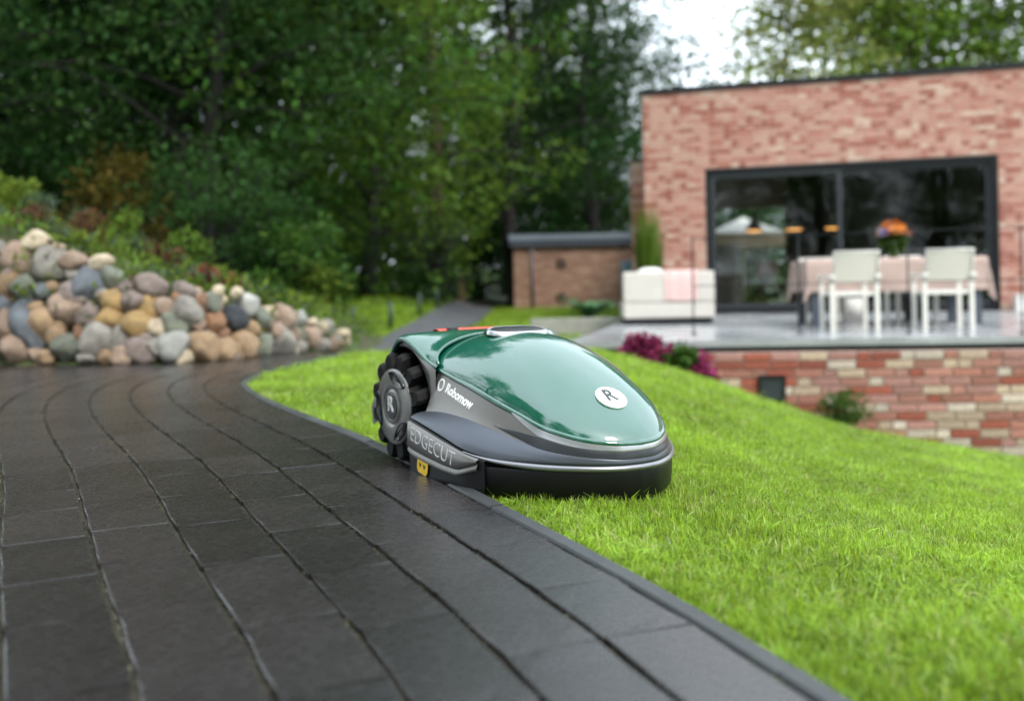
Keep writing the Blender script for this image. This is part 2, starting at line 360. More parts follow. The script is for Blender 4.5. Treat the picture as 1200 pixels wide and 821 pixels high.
for m_ in pm.values(): m_.materials.append(M_paver)
pav = []
PIT = np.interp(KY, [0.6, 1.15, 1.65, 2.4, 3.0, 3.7], [0.124, 0.1265, 0.137, 0.146, 0.151, 0.153]); PIT = np.convolve(np.pad(PIT, 40, 'edge'), np.ones(81) / 81, 'valid')   # the courses widen a little round the bend
for rw in range(30):
    off = ROW0 + PITCH * (rw + 0.5)
    Q = KERB + KN * (ROW0 + PIT * (rw + 0.5))[:, None]
    # drop the tight inner turns of an offset curve
    D = np.linalg.norm(np.diff(Q, axis=0), axis=1); s = np.r_[0, np.cumsum(D)]
    pos = random.Random(rw).uniform(0, 0.3); rr = random.Random(100 + rw)
    while pos < s[-1] - 0.4:
        li = rr.choice([1, 2, 2, 3, 3, 4, 0]); mid = pos + PL[li] / 2
        x, y = np.interp(mid, s, Q[:, 0]), np.interp(mid, s, Q[:, 1]); x2, y2 = np.interp(mid + .05, s, Q[:, 0]), np.interp(mid + .05, s, Q[:, 1])
        wy = np.interp(mid, s, PIT) / PITCH; pos += PL[li] + 0.0028
        lim = np.interp(x, ROCKB[:, 0], ROCKB[:, 1]) + 0.1 if x < -1.5 else 7.6
        if y > lim or y < 0.35 or x > 0.9 or x < -4.3 or (y > 5.5 and x > -1.0 and y < 0): continue
        if y > 6.0 and off > 0.6 and x > -1.7: continue
        ax = abs(x) / max(y, .4)
        vis = ax < 0.60 + 0.25 / max(y, .5) and y > 0.7
        size = (1150 / max(y, .5)) ** 2 * 0.42 / max(y, .5)
        pav.append((size if vis else 0, x, y, math.atan2(y2 - y, x2 - x), li, rr, wy))
pav.sort(key=lambda a: -a[0])
rest = MB()
for q, (size, x, y, a, li, rr, wy) in enumerate(pav):
    me = pm[(li, rr.randrange(3))]
    M = Matrix.Translation((x, y, float(zdip(y)) + rr.uniform(-.0005, .0005))) @ Matrix.Rotation(a, 4, 'Z') @ Matrix.Rotation(rr.gauss(0, .004), 4, 'X') @ Matrix.Rotation(rr.gauss(0, .0015), 4, 'Y') @ Matrix.Diagonal((1, (PITCH * wy - .0095) / (PITCH - .0095), 1, 1))
    if q < 300 and size > 0:
        o = link('paver', me, None, driveway); o.matrix_local = M
    else:
        rest.add([M @ v.co for v in me.vertices], [list(p.vertices) for p in me.polygons])
if rest.v: kind(rest.build('paver_field', M_paver, driveway), 'stuff')

# grit and moss crumbs lying in the joints between the courses
M_grit = mat('joint_grit', (0.05, 0.05, 0.03), 0.95, island=.3); gn_ = M_grit.node_tree; gg = gn_.nodes.new('ShaderNodeNewGeometry'); gr = gn_.nodes.new('ShaderNodeValToRGB'); gr.color_ramp.interpolation = 'CONSTANT'
for k_ in range(3): gr.color_ramp.elements.new(.5)
for el, (ps_, c_) in zip(gr.color_ramp.elements, ((0, (.022, .020, .014)), (.40, (.040, .046, .016)), (.66, (.060, .052, .034)), (.84, (.065, .075, .020)), (.94, (.20, .18, .14)))): el.position = ps_; el.color = (*c_, 1)
gn_.links.new(gg.outputs['Random Per Island'], gr.inputs[0]); gn_.links.new(gr.outputs[0], gn_.nodes['Principled BSDF'].inputs['Base Color'])
g_ = np.random.default_rng(17); GV = []
near_ = (KY > .55) & (KY < 4.6)
for rw in range(0, 11):
    Q = (KERB + KN * (ROW0 + PIT * rw - .001)[:, None])[near_]; Q = resample(Q, .0032); Q = Q[(Q[:, 0] > -2.4) & (Q[:, 1] > .7)]
    if len(Q) < 2: continue
    # crumbs come in drifts
    dens = np.array([noise.noise(Vector((p[0] * 5, p[1] * 5, rw * 3.1))) for p in Q]); Q = Q[g_.random(len(Q)) < np.clip(.55 + dens * 1.1, .08, 1)]
    c = np.c_[Q + g_.normal(0, .0022, Q.shape), g_.uniform(-.0085, -.0025, len(Q))]; r0 = g_.uniform(.0012, .0032, len(Q))[:, None]
    d = g_.normal(size=(len(Q), 4, 3)); d /= np.linalg.norm(d, axis=2)[:, :, None]; P4 = c[:, None, :] + d * r0[:, None]
    GV.append(P4)
GV = np.concatenate(GV); n4 = len(GV); b4 = np.arange(n4)[:, None] * 4
GF = np.concatenate([b4 + np.array([0, 1, 2]), b4 + np.array([0, 2, 3]), b4 + np.array([0, 3, 1]), b4 + np.array([1, 3, 2])])
kind(link('joint_grit', mesh_np('joint_grit', GV.reshape(-1, 3), GF), M_grit, driveway), 'stuff')

# ------------------------------------------------------------------ robot mower  (x forward, y = left of the mower, z up)
PSI = R(32.5)
M_green = mat('green_lacquer', (0.0, 0.078, 0.047), 0.5, coat=1.0, spec=0.1); M_green.node_tree.nodes['Principled BSDF'].inputs['Coat IOR'].default_value = 2.05
M_side = mat('grey_metallic', (0.20, 0.19, 0.18), 0.40, metal=0.7, bump=0.05, bscale=900, bdist=0.0005)
M_deck = mat('grey_satin_cover', (0.095, 0.104, 0.125), 0.40, metal=0.7, bump=0.06, bscale=900, bdist=0.0005)
M_ridge = mat('silver_ridge', (0.26, 0.26, 0.275), 0.34, metal=0.85)
M_silver = mat('silver_band', (0.48, 0.48, 0.50), 0.30, metal=0.85)
M_dkband = mat('dark_band', (0.045, 0.048, 0.055), 0.3, metal=0.5)
M_black = mat('black_plastic', (0.005, 0.005, 0.0055), 0.42, spec=0.25, var=0.2, scale=30, bump=0.12, bscale=400, bdist=0.0008)
M_gloss = mat('gloss_black', (0.008, 0.008, 0.009), 0.16)
M_rubber = mat('tyre_rubber', (0.008, 0.008, 0.008), 0.7, spec=0.2, var=0.3, scale=30, bump=0.2, bscale=200, bdist=0.001)
M_hub = mat('hub_grey', (0.19, 0.185, 0.175), 0.30, metal=0.7)
M_white = mat('white_print', (0.78, 0.78, 0.76), 0.45)
M_print = mat('grey_print', (0.55, 0.56, 0.57), 0.4)
M_red = mat('red_plastic', (0.60, 0.06, 0.03), 0.35)
M_yel = mat('yellow_label', (0.80, 0.50, 0.02), 0.4)
mower = thing('robot_mower', 'robotic lawn mower with a glossy green hood standing on the lawn edge', 'lawn mower', (-0.073, 2.516, 0.0), PSI - R(90))
B = [(.10, .270, .121), (.18, .272, .108), (.27, .272, .092), (.35, .268, .076), (.42, .240, .064), (.50, .184, .058), (.566, .120, .056), (.606, .055, .055), (.617, 0, .055)]
D = [(.104, .226, .134), (.18, .225, .139), (.27, .221, .135), (.35, .212, .124), (.42, .195, .108), (.50, .164, .088), (.566, .113, .076), (.604, .052, .069), (.614, 0, .068)]
Mi = [(.110, .212, .185), (.18, .210, .178), (.27, .206, .166), (.35, .198, .150), (.42, .183, .132), (.495, .158, .110), (.560, .113, .093), (.601, .052, .086), (.612, 0, .085)]
Rm = [(.122, .197, .236), (.19, .196, .221), (.27, .192, .203), (.35, .185, .180), (.42, .17, .157), (.49, .153, .134), (.555, .110, .115), (.596, .053, .106), (.608, 0, .104)]
Cn = [(.068, 0, .309), (.15, 0, .317), (.25, 0, .306), (.34, 0, .280), (.42, 0, .244), (.49, 0, .202), (.55, 0, .158), (.592, 0, .124), (.608, 0, .1045)]
NS = 6
B, D, Mi, Rm, Cn = [catmull(q, NS) for q in (B, D, Mi, Rm, Cn)]
def full(P, dy=0.0, dz=0.0, out=0.0):
    """a half curve (rear -> nose) grown to a full one round the nose; out = outward push in plan"""
    P = np.asarray(P); t = np.gradient(P[:, :2], axis=0); t /= np.maximum(np.linalg.norm(t, axis=1), 1e-9)[:, None]
    n = np.c_[-t[:, 1], t[:, 0]]; n[-1] = (1, 0)
    Qx = P[:, 0] + n[:, 0] * out; Qy = P[:, 1] + n[:, 1] * out; Qz = P[:, 2] + dz
    Qy[-1] = 0
    a = np.c_[Qx, -Qy, Qz]; b = np.c_[Qx, Qy, Qz][::-1][1:]
    return [tuple(q) for q in np.vstack([a, b])]
# lower skirt
sk = MB()
Bb = B.copy(); Bb[:, 2] = np.minimum(B[:, 2] - 0.006, 0.049)
Bl = B.copy(); Bl[:, 2] = 0.0
sk.grid([full(Bl, out=-0.03, dz=-0.015), full(Bl, out=-0.012, dz=-0.016), full(Bl, out=-0.004, dz=-0.008), full(Bb, out=0.0, dz=-0.006), full(Bb, out=-0.001), full(Bb, out=-0.008)])
sk.build('skirt', M_black, mower)
bt = MB(); bt.grid([[(x, -y * .9, 0.03), (x, y * .9, 0.03)] for x, y in ((-.17, .2), (.1, .2), (.35, .25), (.5, .17), (.58, .06))], False); bt.build('underbody', M_black, mower)
# ridge line round the front (silver) and edge panel
ri = 3 * NS; Br = B[ri:]; rq = np.clip(np.arange(len(Br)) / 12.0, .15, 1)
def ridge_row(o_, dz): 
    Q = Br.copy(); t_ = np.gradient(Q[:, :2], axis=0); t_ /= np.maximum(np.linalg.norm(t_, axis=1), 1e-9)[:, None]; n_ = np.c_[-t_[:, 1], t_[:, 0]]; n_[-1] = (1, 0)
    Q[:, :2] += n_ * (o_ * rq)[:, None] + n_ * ((1 - rq) * .0005)[:, None]; Q[:, 2] += dz * rq; Q[-1, 1] = 0
    return full(Q)
rd = MB(); rd.grid([ridge_row(*q) for q in ((-.004, -.012), (.001, -.010), (.0042, -.006), (.0032, -.001), (-.001, .002), (-.008, .0045))])
rd.build('ridge', M_ridge, mower)
dk = MB(); dk.grid([full(B * np.array([1, 1, 1]), out=-0.005, dz=0.0025)] + [full(B * (1 - s) + D * s, dz=0.004 * math.sin(s * math.pi)) for s in (.12, .3, .5, .7, .88)] + [full(D)])
dk.build('edge_cover', M_deck, mower)
# side shell with the dark band that wraps round the nose
sd_ = MB(); sd_.grid([full(D, out=.0005), full(D * .75 + Mi * .25, out=-.001), full(D * .4 + Mi * .6, out=-.0015), full(Mi)] + [full(Mi * .6 + Rm * .4), full(Mi * .2 + Rm * .8), full(Rm, out=.001, dz=-.002)])
shell = sd_.build('side_shell', M_side, mower)
i0 = 4 * NS - 4
ramp = np.clip(np.arange(len(D) - i0) / 9.0, 0.02, 1)[:, None]
Di, Mj, Rj = D[i0:], Mi[i0:], Rm[i0:]
dtop = Di + (Mj - Di) * (.35 + .65 * ramp); dlow = Di + (Mj - Di) * (.35 - .35 * ramp)
db = MB(); db.grid([full(dlow, out=.0012, dz=.0006), full((dlow + dtop) / 2, out=.0022), full(dtop, out=.0016, dz=-.002)]); db.build('dark_band', M_dkband, mower)
slow = Rj + (Mj - Rj) * ramp
sb = MB(); sb.grid([full(slow, out=.0014, dz=.0002), full((slow + Rj) / 2, out=.0032), full(Rj, out=.002, dz=-.0035)]); sb.build('silver_band', M_silver, mower)
# hood: a domed shell over the rim
def dome(Rc, Cc, ns=12, ex=0.62):
    rows_ = []
    for k in range(2 * ns + 1):
        s = -1 + k / ns; c = math.copysign(1, s)
        rows_.append([(r_[0] + (q[0] - r_[0]) * (1 - s * s) ** .75, -r_[1] * math.sin(s * math.pi / 2) * 1.0, r_[2] + (q[2] - r_[2]) * (max(0, 1 - math.sin(s * math.pi / 2) ** 2)) ** ex) for r_, q in zip(Rc, Cc)])
    return rows_
hd = MB(); hd.grid(list(reversed(dome(Rm, Cn, 14))))
hd.grid([full(Rm), full(Rm, out=.004, dz=-.0015), full(Rm, out=.0055, dz=-.005), full(Rm, out=.005, dz=-.011), full(Rm, out=.0, dz=-.012)])
hd.build('hood', M_green, mower)
# shadow gap under the hood
gp = MB(); gp.grid([full(Rm, out=-.001, dz=-.012), full(Rm, out=.0015, dz=-.0155)]); gp.build('hood_gap', M_black, mower)
# rear cover with the wheel arch edge
Ra = catmull([(.124, .201, .241), (.085, .206, .252), (.035, .212, .281), (-.02, .217, .3045), (-.055, .219, .296), (-.09, .218, .262), (-.13, .21, .21), (-.17, .19, .16), (-.19, .15, .12)], NS)
Ca = catmull([(.070, 0, .312), (.03, 0, .3135), (0, 0, .3155), (-.03, 0, .3155), (-.07, 0, .311), (-.11, 0, .295), (-.15, 0, .26), (-.185, 0, .21), (-.205, 0, .15)], NS)
rc = MB(); rc.grid(dome(Ra, Ca, 14, .42))
for sgn in (1, -1):
    rc.grid([[(p[0], -sgn * (p[1] + a), p[2] + b) for p in Ra] for a, b in ((0, 0), (.004, -.001), (.006, -.004), (.0055, -.012), (0, -.013))])
rc.build('rear_cover', M_green, mower)
# raised seam lip between hood and rear cover
for sgn in (1, -1):
    pts = []
    for k in range(13):
        s = k / 12 * 0.86
        r_, q = Vector((.124, .2, .241)), Vector((.068, 0, .310))
        sn = math.cos(s * math.pi / 2)
        pts.append((r_.x + (q.x - r_.x) * (1 - (1 - s) ** 2) ** .75, -sgn * r_.y * sn, r_.z + (q.z - r_.z) * (1 - sn * sn) ** .5 + .001))
    tb = MB(); tb.tube(pts, [.0035] + [.0045] * 11 + [.003], 8); tb.build('seam_lip', M_green, mower)
# wheel arches (grey band + dark well)
AX, AZ = -0.04, 0.133
for sgn in (1, -1):
    ar = MB(); inn = []; outr = []
    for k in range(41):
        a = R(-12 + 212 * k / 40)
        inn.append((AX + .148 * math.cos(a), -sgn * .214, AZ + .148 * math.sin(a)))
        ex = .198
        x, z = AX + ex * math.cos(a), AZ + ex * math.sin(a)
        x = min(x, .128)
        # clip to the cover edge
        zr = np.interp(x, [-.19, -.17, -.13, -.09, -.055, -.02, .02, .06, .1, .18], [.12, .16, .21, .262, .296, .3045, .288, .264, .25, .222]) - .008
        outr.append((x, -sgn * .2115, min(z, zr)))
    mid = [((p[0] + q[0]) / 2, -sgn * .2155, (p[2] + q[2]) / 2) for p, q in zip(inn, outr)]
    inner = [(p[0], -sgn * .10, p[2]) for p in inn]; lip = [(AX + (p[0] - AX) * .985, -sgn * .2105, AZ + (p[2] - AZ) * .985) for p in inn]
    ar.grid([outr, mid, inn, lip]); ar.build('wheel_arch', M_side, mower)
    wl = MB(); wl.grid([lip, inner]); c0 = (AX, -sgn * .10, AZ)
    wl.add(inner + [c0], [[i, i + 1, len(inner)] for i in range(len(inner) - 1)]); wl.build('wheel_well', M_black, mower)
    # wheel
    YF = -sgn * .240; yi = -sgn * .188; od = -sgn
    ty = MB(); nl = 12; prof = []
    for k in range(nl * 8):
        a = 2 * math.pi * k / (nl * 8) + .12; ph = (k % 8)
        rr_ = .134 if ph in (1, 2, 3) else (.128 if ph in (0, 4) else .098)
        prof.append((rr_, a))
    rows_ = []
    for yy, kf in ((yi, .0), (yi, 1), (YF - od * .012, 1.0), (YF - od * .002, .965), (YF, .93)):
        rows_.append([(AX + (r_ * kf if kf else .08) * math.cos(a + (0.10 if yy == yi else 0)), yy, AZ + (r_ * kf if kf else .08) * math.sin(a + (0.10 if yy == yi else 0))) for r_, a in prof])
    rows_.append([(AX + .083 * math.cos(a), YF - od * .004, AZ + .083 * math.sin(a)) for r_, a in prof])
    wheel = bpy.data.objects.new('wheel', None); C.objects.link(wheel); wheel.parent = mower; wheel.empty_display_size = .05
    ty.grid(rows_, False, True); ty.build('tyre', M_rubber, wheel)
    hb = MB(); rows_ = []
    for r_, dy in ((.094, -.004), (.093, .001), (.089, .003), (.060, .006), (.047, .0065), (.045, .0035), (.042, .0035), (.040, .0065), (.031, .0075), (.030, .005), (.001, .005)):
        rows_.append([(AX + r_ * math.cos(2 * math.pi * k / 64), YF + od * dy, AZ + r_ * math.sin(2 * math.pi * k / 64)) for k in range(64)])
    hb.grid(rows_, True, True); hb.build('hub', M_hub, wheel)
    hc = MB(); hc.grid([[(AX + r_ * math.cos(2 * math.pi * k / 48), YF + od * dy, AZ + r_ * math.sin(2 * math.pi * k / 48)) for k in range(48)] for r_, dy in ((.0325, .006), (.0315, .0082), (.029, .0086), (.001, .0088))], True, True); hc.build('hub_cap', M_gloss, wheel)
    for q in range(3):
        a0 = R(68 + 120 * q); pk = MB(); loop = []
        for k in range(13):
            e_ = -.56 + 1.12 * k / 12; loop.append((.0875 - .004 * abs(e_ / .56) ** 6, a0 + e_))
        for k in range(13):
            e_ = .52 - 1.04 * k / 12; loop.append((.057 + .016 * (abs(e_) / .52) ** 2.2, a0 + e_ * .95))
        cen = (.076, a0)
        rows_ = [[(AX + (cen[0] + (r_ - cen[0]) * s_) * math.cos(cen[1] + (an - cen[1]) * s_), YF + od * dy, AZ + (cen[0] + (r_ - cen[0]) * s_) * math.sin(cen[1] + (an - cen[1]) * s_)) for r_, an in loop] for s_, dy in ((1.0, .001), (.99, .0080), (.91, .0084), (.88, .0050), (.02, .0062))]
        pk.grid(rows_, True, True); pk.build('hub_pocket', M_gloss, wheel)
def text_mesh(txt, size, extr=.0004, bold=0.0, shear=0.0, spacing=1.0):
    cu = bpy.data.curves.new('lettering', 'FONT'); cu.body = txt; cu.size = size; cu.extrude = extr; cu.offset = bold; cu.shear = shear; cu.space_character = spacing
    cu.align_x = 'LEFT'; cu.align_y = 'BOTTOM_BASELINE' if False else 'BOTTOM'; cu.resolution_u = 3
    o = bpy.data.objects.new('tmp_text', cu); C.objects.link(o)
    dg = bpy.context.evaluated_depsgraph_get(); me = bpy.data.meshes.new_from_object(o.evaluated_get(dg)); bpy.data.objects.remove(o); return me
def place_text(me, name, m, parent, org, xd, yd):
    xd = Vector(xd).normalized(); zd = xd.cross(Vector(yd)).normalized(); yd = zd.cross(xd)
    o = link(name, me, m, parent); me.materials.clear(); me.materials.append(m)
    o.matrix_local = Matrix((( xd.x, yd.x, zd.x, org[0]), (xd.y, yd.y, zd.y, org[1]), (xd.z, yd.z, zd.z, org[2]), (0, 0, 0, 1))); return o
from mathutils.bvhtree import BVHTree
def wrap(o, target, lift):
    """press flat print on a curved flank of the mower"""
    tm = target.data; tree_ = BVHTree.FromPolygons([v.co.copy() for v in tm.vertices], [list(p.vertices) for p in tm.polygons])
    M = o.matrix_local.copy(); zz = [v.co.z for v in o.data.vertices]; z0, z1 = min(zz), max(zz)
    for v in o.data.vertices:
        t_ = 1.0 if z1 - z0 < 1e-9 else (v.co.z - z0) / (z1 - z0); p = M @ v.co
        hit = tree_.ray_cast(Vector((p.x, -.5, p.z)), Vector((0, 1, 0)))
        v.co = Vector((p.x, (hit[0].y if hit[0] else p.y) - lift * (.15 + .85 * t_), p.z))
    o.matrix_local = Matrix.Identity(4)
def disc(r1, r2, n=40, t=.0008, hole=0.0):
    k = MB(); out = [(r1 * math.cos(2 * math.pi * q / n), r2 * math.sin(2 * math.pi * q / n)) for q in range(n)]
    if hole:
        k.grid([[(x * h_, y * h_, z) for x, y in out] for h_, z in ((hole, 0), (hole, t), (1, t), (1, 0))], False, True)
    else: k.prism(out, 0, t)
    b_ = k.build('tmp_disc'); me = b_.data; bpy.data.objects.remove(b_); return me
def on_mower(y):       # helper for the right-hand side (facing the camera's left)
    return y
for sgn in (1,):
    YF = -sgn * .2455
    place_text(text_mesh('R', .050, .0010, .0016), 'logo', M_print, mower, (AX - .0150, YF - .0045, AZ - .0195), (1, 0, 0), (0, 0, 1))
# edge panel (slightly proud plate on the cover's flank) with its lettering
ep = MB()
pb = catmull([(.104, .2735, .116), (.18, .2755, .104), (.27, .2755, .088), (.35, .2715, .073), (.395, .2595, .064)], 6)
lowz = np.interp(pb[:, 0], [.104, .12, .18, .27, .33, .36, .395], [.060, .052, .046, .038, .036, .044, .055])
ins = lambda p, z, o_: (p[0], -(p[1] + o_), z)
ep.grid([[ins(p, p[2], -.004) for p in pb], [ins(p, p[2] - .002, .001) for p in pb], [ins(p, p[2] * .5 + z * .5, .003) for p, z in zip(pb, lowz)], [ins(p, z + .002, .0035) for p, z in zip(pb, lowz)], [ins(p, z, -.002) for p, z in zip(pb, lowz)]])
panel = ep.build('edge_panel', M_side, mower)
gv = MB(); gv.grid([[ins(p, z - .001, -.001) for p, z in zip(pb, lowz)], [ins(p, z - .004, .0005) for p, z in zip(pb, lowz)], [ins(p, z - .007, .002) for p, z in zip(pb, lowz)], [ins(p, z - .011, .003) for p, z in zip(pb, lowz)], [ins(p, z - .014, .001) for p, z in zip(pb, lowz)]])
gv.build('edge_trim', M_side, mower)
fl = MB(); fl.grid([[(p[0], -(p[1] - .001), z) for p in catmull([(.085, .262, .1), (.11, .2715, .1), (.18, .2735, .1), (.27, .2735, .1), (.35, .2695, .1), (.41, .252, .1)], 6)] for z in (-.012, .02, .05, .058)] + [[(p[0], -(p[1] - .0015), float(np.interp(p[0], B[:, 0], B[:, 2])) - .004) for p in catmull([(.085, .262, .1), (.11, .2715, .1), (.18, .2735, .1), (.27, .2735, .1), (.35, .2695, .1), (.41, .252, .1)], 6)], [(p[0], -(p[1] - .02), float(np.interp(p[0], B[:, 0], B[:, 2])) - .002) for p in catmull([(.085, .262, .1), (.11, .2715, .1), (.18, .2735, .1), (.27, .2735, .1), (.35, .2695, .1), (.41, .252, .1)], 6)]])
flank = fl.build('flank', M_black, mower)
e1 = place_text(text_mesh('EDGECUT', .046, .0004, -.0006, 0, 1.02), 'lettering', M_print, mower, (.117, -.2792, .066), (1, 0.0, -.17), (0, 0, 1))
e2 = place_text(text_mesh('Robomow', .029, .0004, .0011, 0, 0.96), 'lettering', M_white, mower, (.166, -.2128, .1790), (1, 0.025, -.27), (0, .25, 1))
e3 = place_text(disc(.013, .015, 36, .0008, .72), 'logo_ring', M_white, mower, (.146, -.2095, .1975), (1, 0.025, -.27), (0, .25, 1))
e4 = place_text(text_mesh('R', .021, .0004, .0012), 'logo', M_white, mower, (.1405, -.2118, .1885), (1, 0.025, -.27), (0, .25, 1))
wrap(e1, panel, .0008)
for e_ in (e2, e3, e4): wrap(e_, shell, .0010)
# warning label
wlb = MB(); wlb.prism([(-.025, -.012), (-.018, -.020), (.018, -.020), (.025, -.010), (.025, .016), (-.025, .016)], 0, .0012)
b_ = wlb.build('tmp_l'); me = b_.data; bpy.data.objects.remove(b_)
lab = place_text(me, 'warning_label', M_yel, mower, (.178, -.2755, .023), (1, 0, -.15), (0, 0, 1))
for dx in (-.010, .010):
    mk = MB(); mk.prism([(dx - .005, .000), (dx, -.008), (dx + .005, -.001), (dx + .003, .003), (dx, -.002), (dx - .003, .004)], .0012, .0018); mk.build('symbol', M_black, lab)
# hood emblem
eN = Vector((.56, 0, .80)).normalized(); xd = Vector((0, 1, 0)); yd = eN.cross(xd)
yd = Vector((-eN.z, 0, eN.x))
em = place_text(disc(.036, .034, 48, .003), 'emblem', M_white, mower, (.517, 0, .1815), (0, 1, 0), tuple(yd))
er = link('emblem_rim', disc(.0395, .0375, 48, .0022, .9), M_black, mower); er.matrix_local = em.matrix_local.copy()
me = text_mesh('R', .048, .0005, .0010); o = link('logo', me, M_dkband, mower); me.materials.clear(); me.materials.append(M_dkband)
o.matrix_local = em.matrix_local @ Matrix.Translation((-.015, -.018, .0033))
# control panel slot, stop bar
cp = MB()
def slot(rx, ry, z, n=48):
    out = []
    for k in range(n):
        x, y = ry * math.sin(2 * math.pi * k / n), rx * math.copysign(abs(math.cos(2 * math.pi * k / n)) ** .6, math.cos(2 * math.pi * k / n))
        out.append((.165 + x, y - .006, z - x * .16 - .16 * y * y))
    return out
cp.grid([slot(.083, .040, .311), slot(.081, .038, .320), slot(.078, .035, .3215), slot(.073, .030, .319)], True, True); cp.build('handle_rim', M_silver, mower)
ci = MB(); ci.grid([slot(.0745, .032, .3195), slot(.070, .027, .3222), slot(.03, .010, .3228), slot(.001, .001, .3228)], True, True); ci.build('handle_recess', M_black, mower)
st = MB(); st.grid([[(-.085 + a, y, .3125 + z - .12 * (y * y)) for a, z in ((-.018, -.004), (-.016, .003), (-.006, .005), (.010, .004), (.016, .001), (.016, -.004))] for y in np.linspace(-.095, .10, 17)])
st.build('stop_bar', M_red, mower)
sp = MB(); sp.box((-.075, -.07, .312), (-.055, -.045, .3205), None, .002); sp.build('stop_bar_clip', M_dkband, mower)

# ------------------------------------------------------------------ field stone wall
def stone_mesh(seed, q=9.0):
    bm = bmesh.new(); bmesh.ops.create_icosphere(bm, subdivisions=3, radius=1.0); off = Vector((seed * 3.7, seed * 1.3, seed))
    rr = random.Random(seed); planes = []
    for k in range(12):          # a rounded polytope: soft minimum over flat faces spread round the stone
        z = 1 - 2 * (k + .5) / 12; a = k * 2.399 + seed; n = Vector((math.sqrt(1 - z * z) * math.cos(a), math.sqrt(1 - z * z) * math.sin(a), z)) + Vector((rr.gauss(0, .22), rr.gauss(0, .22), rr.gauss(0, .22)))
        planes.append((n.normalized(), rr.uniform(.70, 1.04)))
    for v in bm.verts:
        p = v.co.normalized(); r = sum((max(0.0, p.dot(n)) / d) ** q for n, d in planes) ** (-1 / q)
        v.co = p * min(r, 1.12) * (1 + .045 * noise.noise(p * 2.2 + off) + .02 * noise.noise(p * 6 + off))
    me = bpy.data.meshes.new('stone'); bm.to_mesh(me); bm.free(); me.polygons.foreach_set('use_smooth', [True] * len(me.polygons)); return me
SCOL = {'tan': ((.36, .24, .13), (.24, .16, .10)), 'pink': ((.33, .23, .165), (.23, .165, .125)), 'cream': ((.50, .42, .30), (.38, .30, .21)), 'green': ((.17, .18, .13), (.11, .12, .10)), 'blue': ((.14, .155, .175), (.085, .095, .11)),
        'grey': ((.29, .265, .23), (.19, .175, .155)), 'gold': ((.37, .235, .085), (.27, .18, .085)), 'mauve': ((.25, .195, .17), (.18, .14, .125)), 'rust': ((.24, .12, .06), (.16, .085, .05)), 'dark': ((.045, .05, .06), (.02, .022, .028)), 'white': ((.38, .37, .34), (.28, .275, .26))}
SM = {k: mat('stone_' + k, a, .7, scale=2.2, col2=b, bump=.5, bscale=9, bdist=.06, rnd=.18, coords='Object') for k, (a, b) in SCOL.items()}
smesh = [stone_mesh(s, 13 + s % 4 * 5) for s in range(12)]
wall = thing('stone_wall', 'dry stacked wall of round multicoloured fieldstones holding the bank beside the driveway', 'stone wall', (-2.5, 6.1, 0))
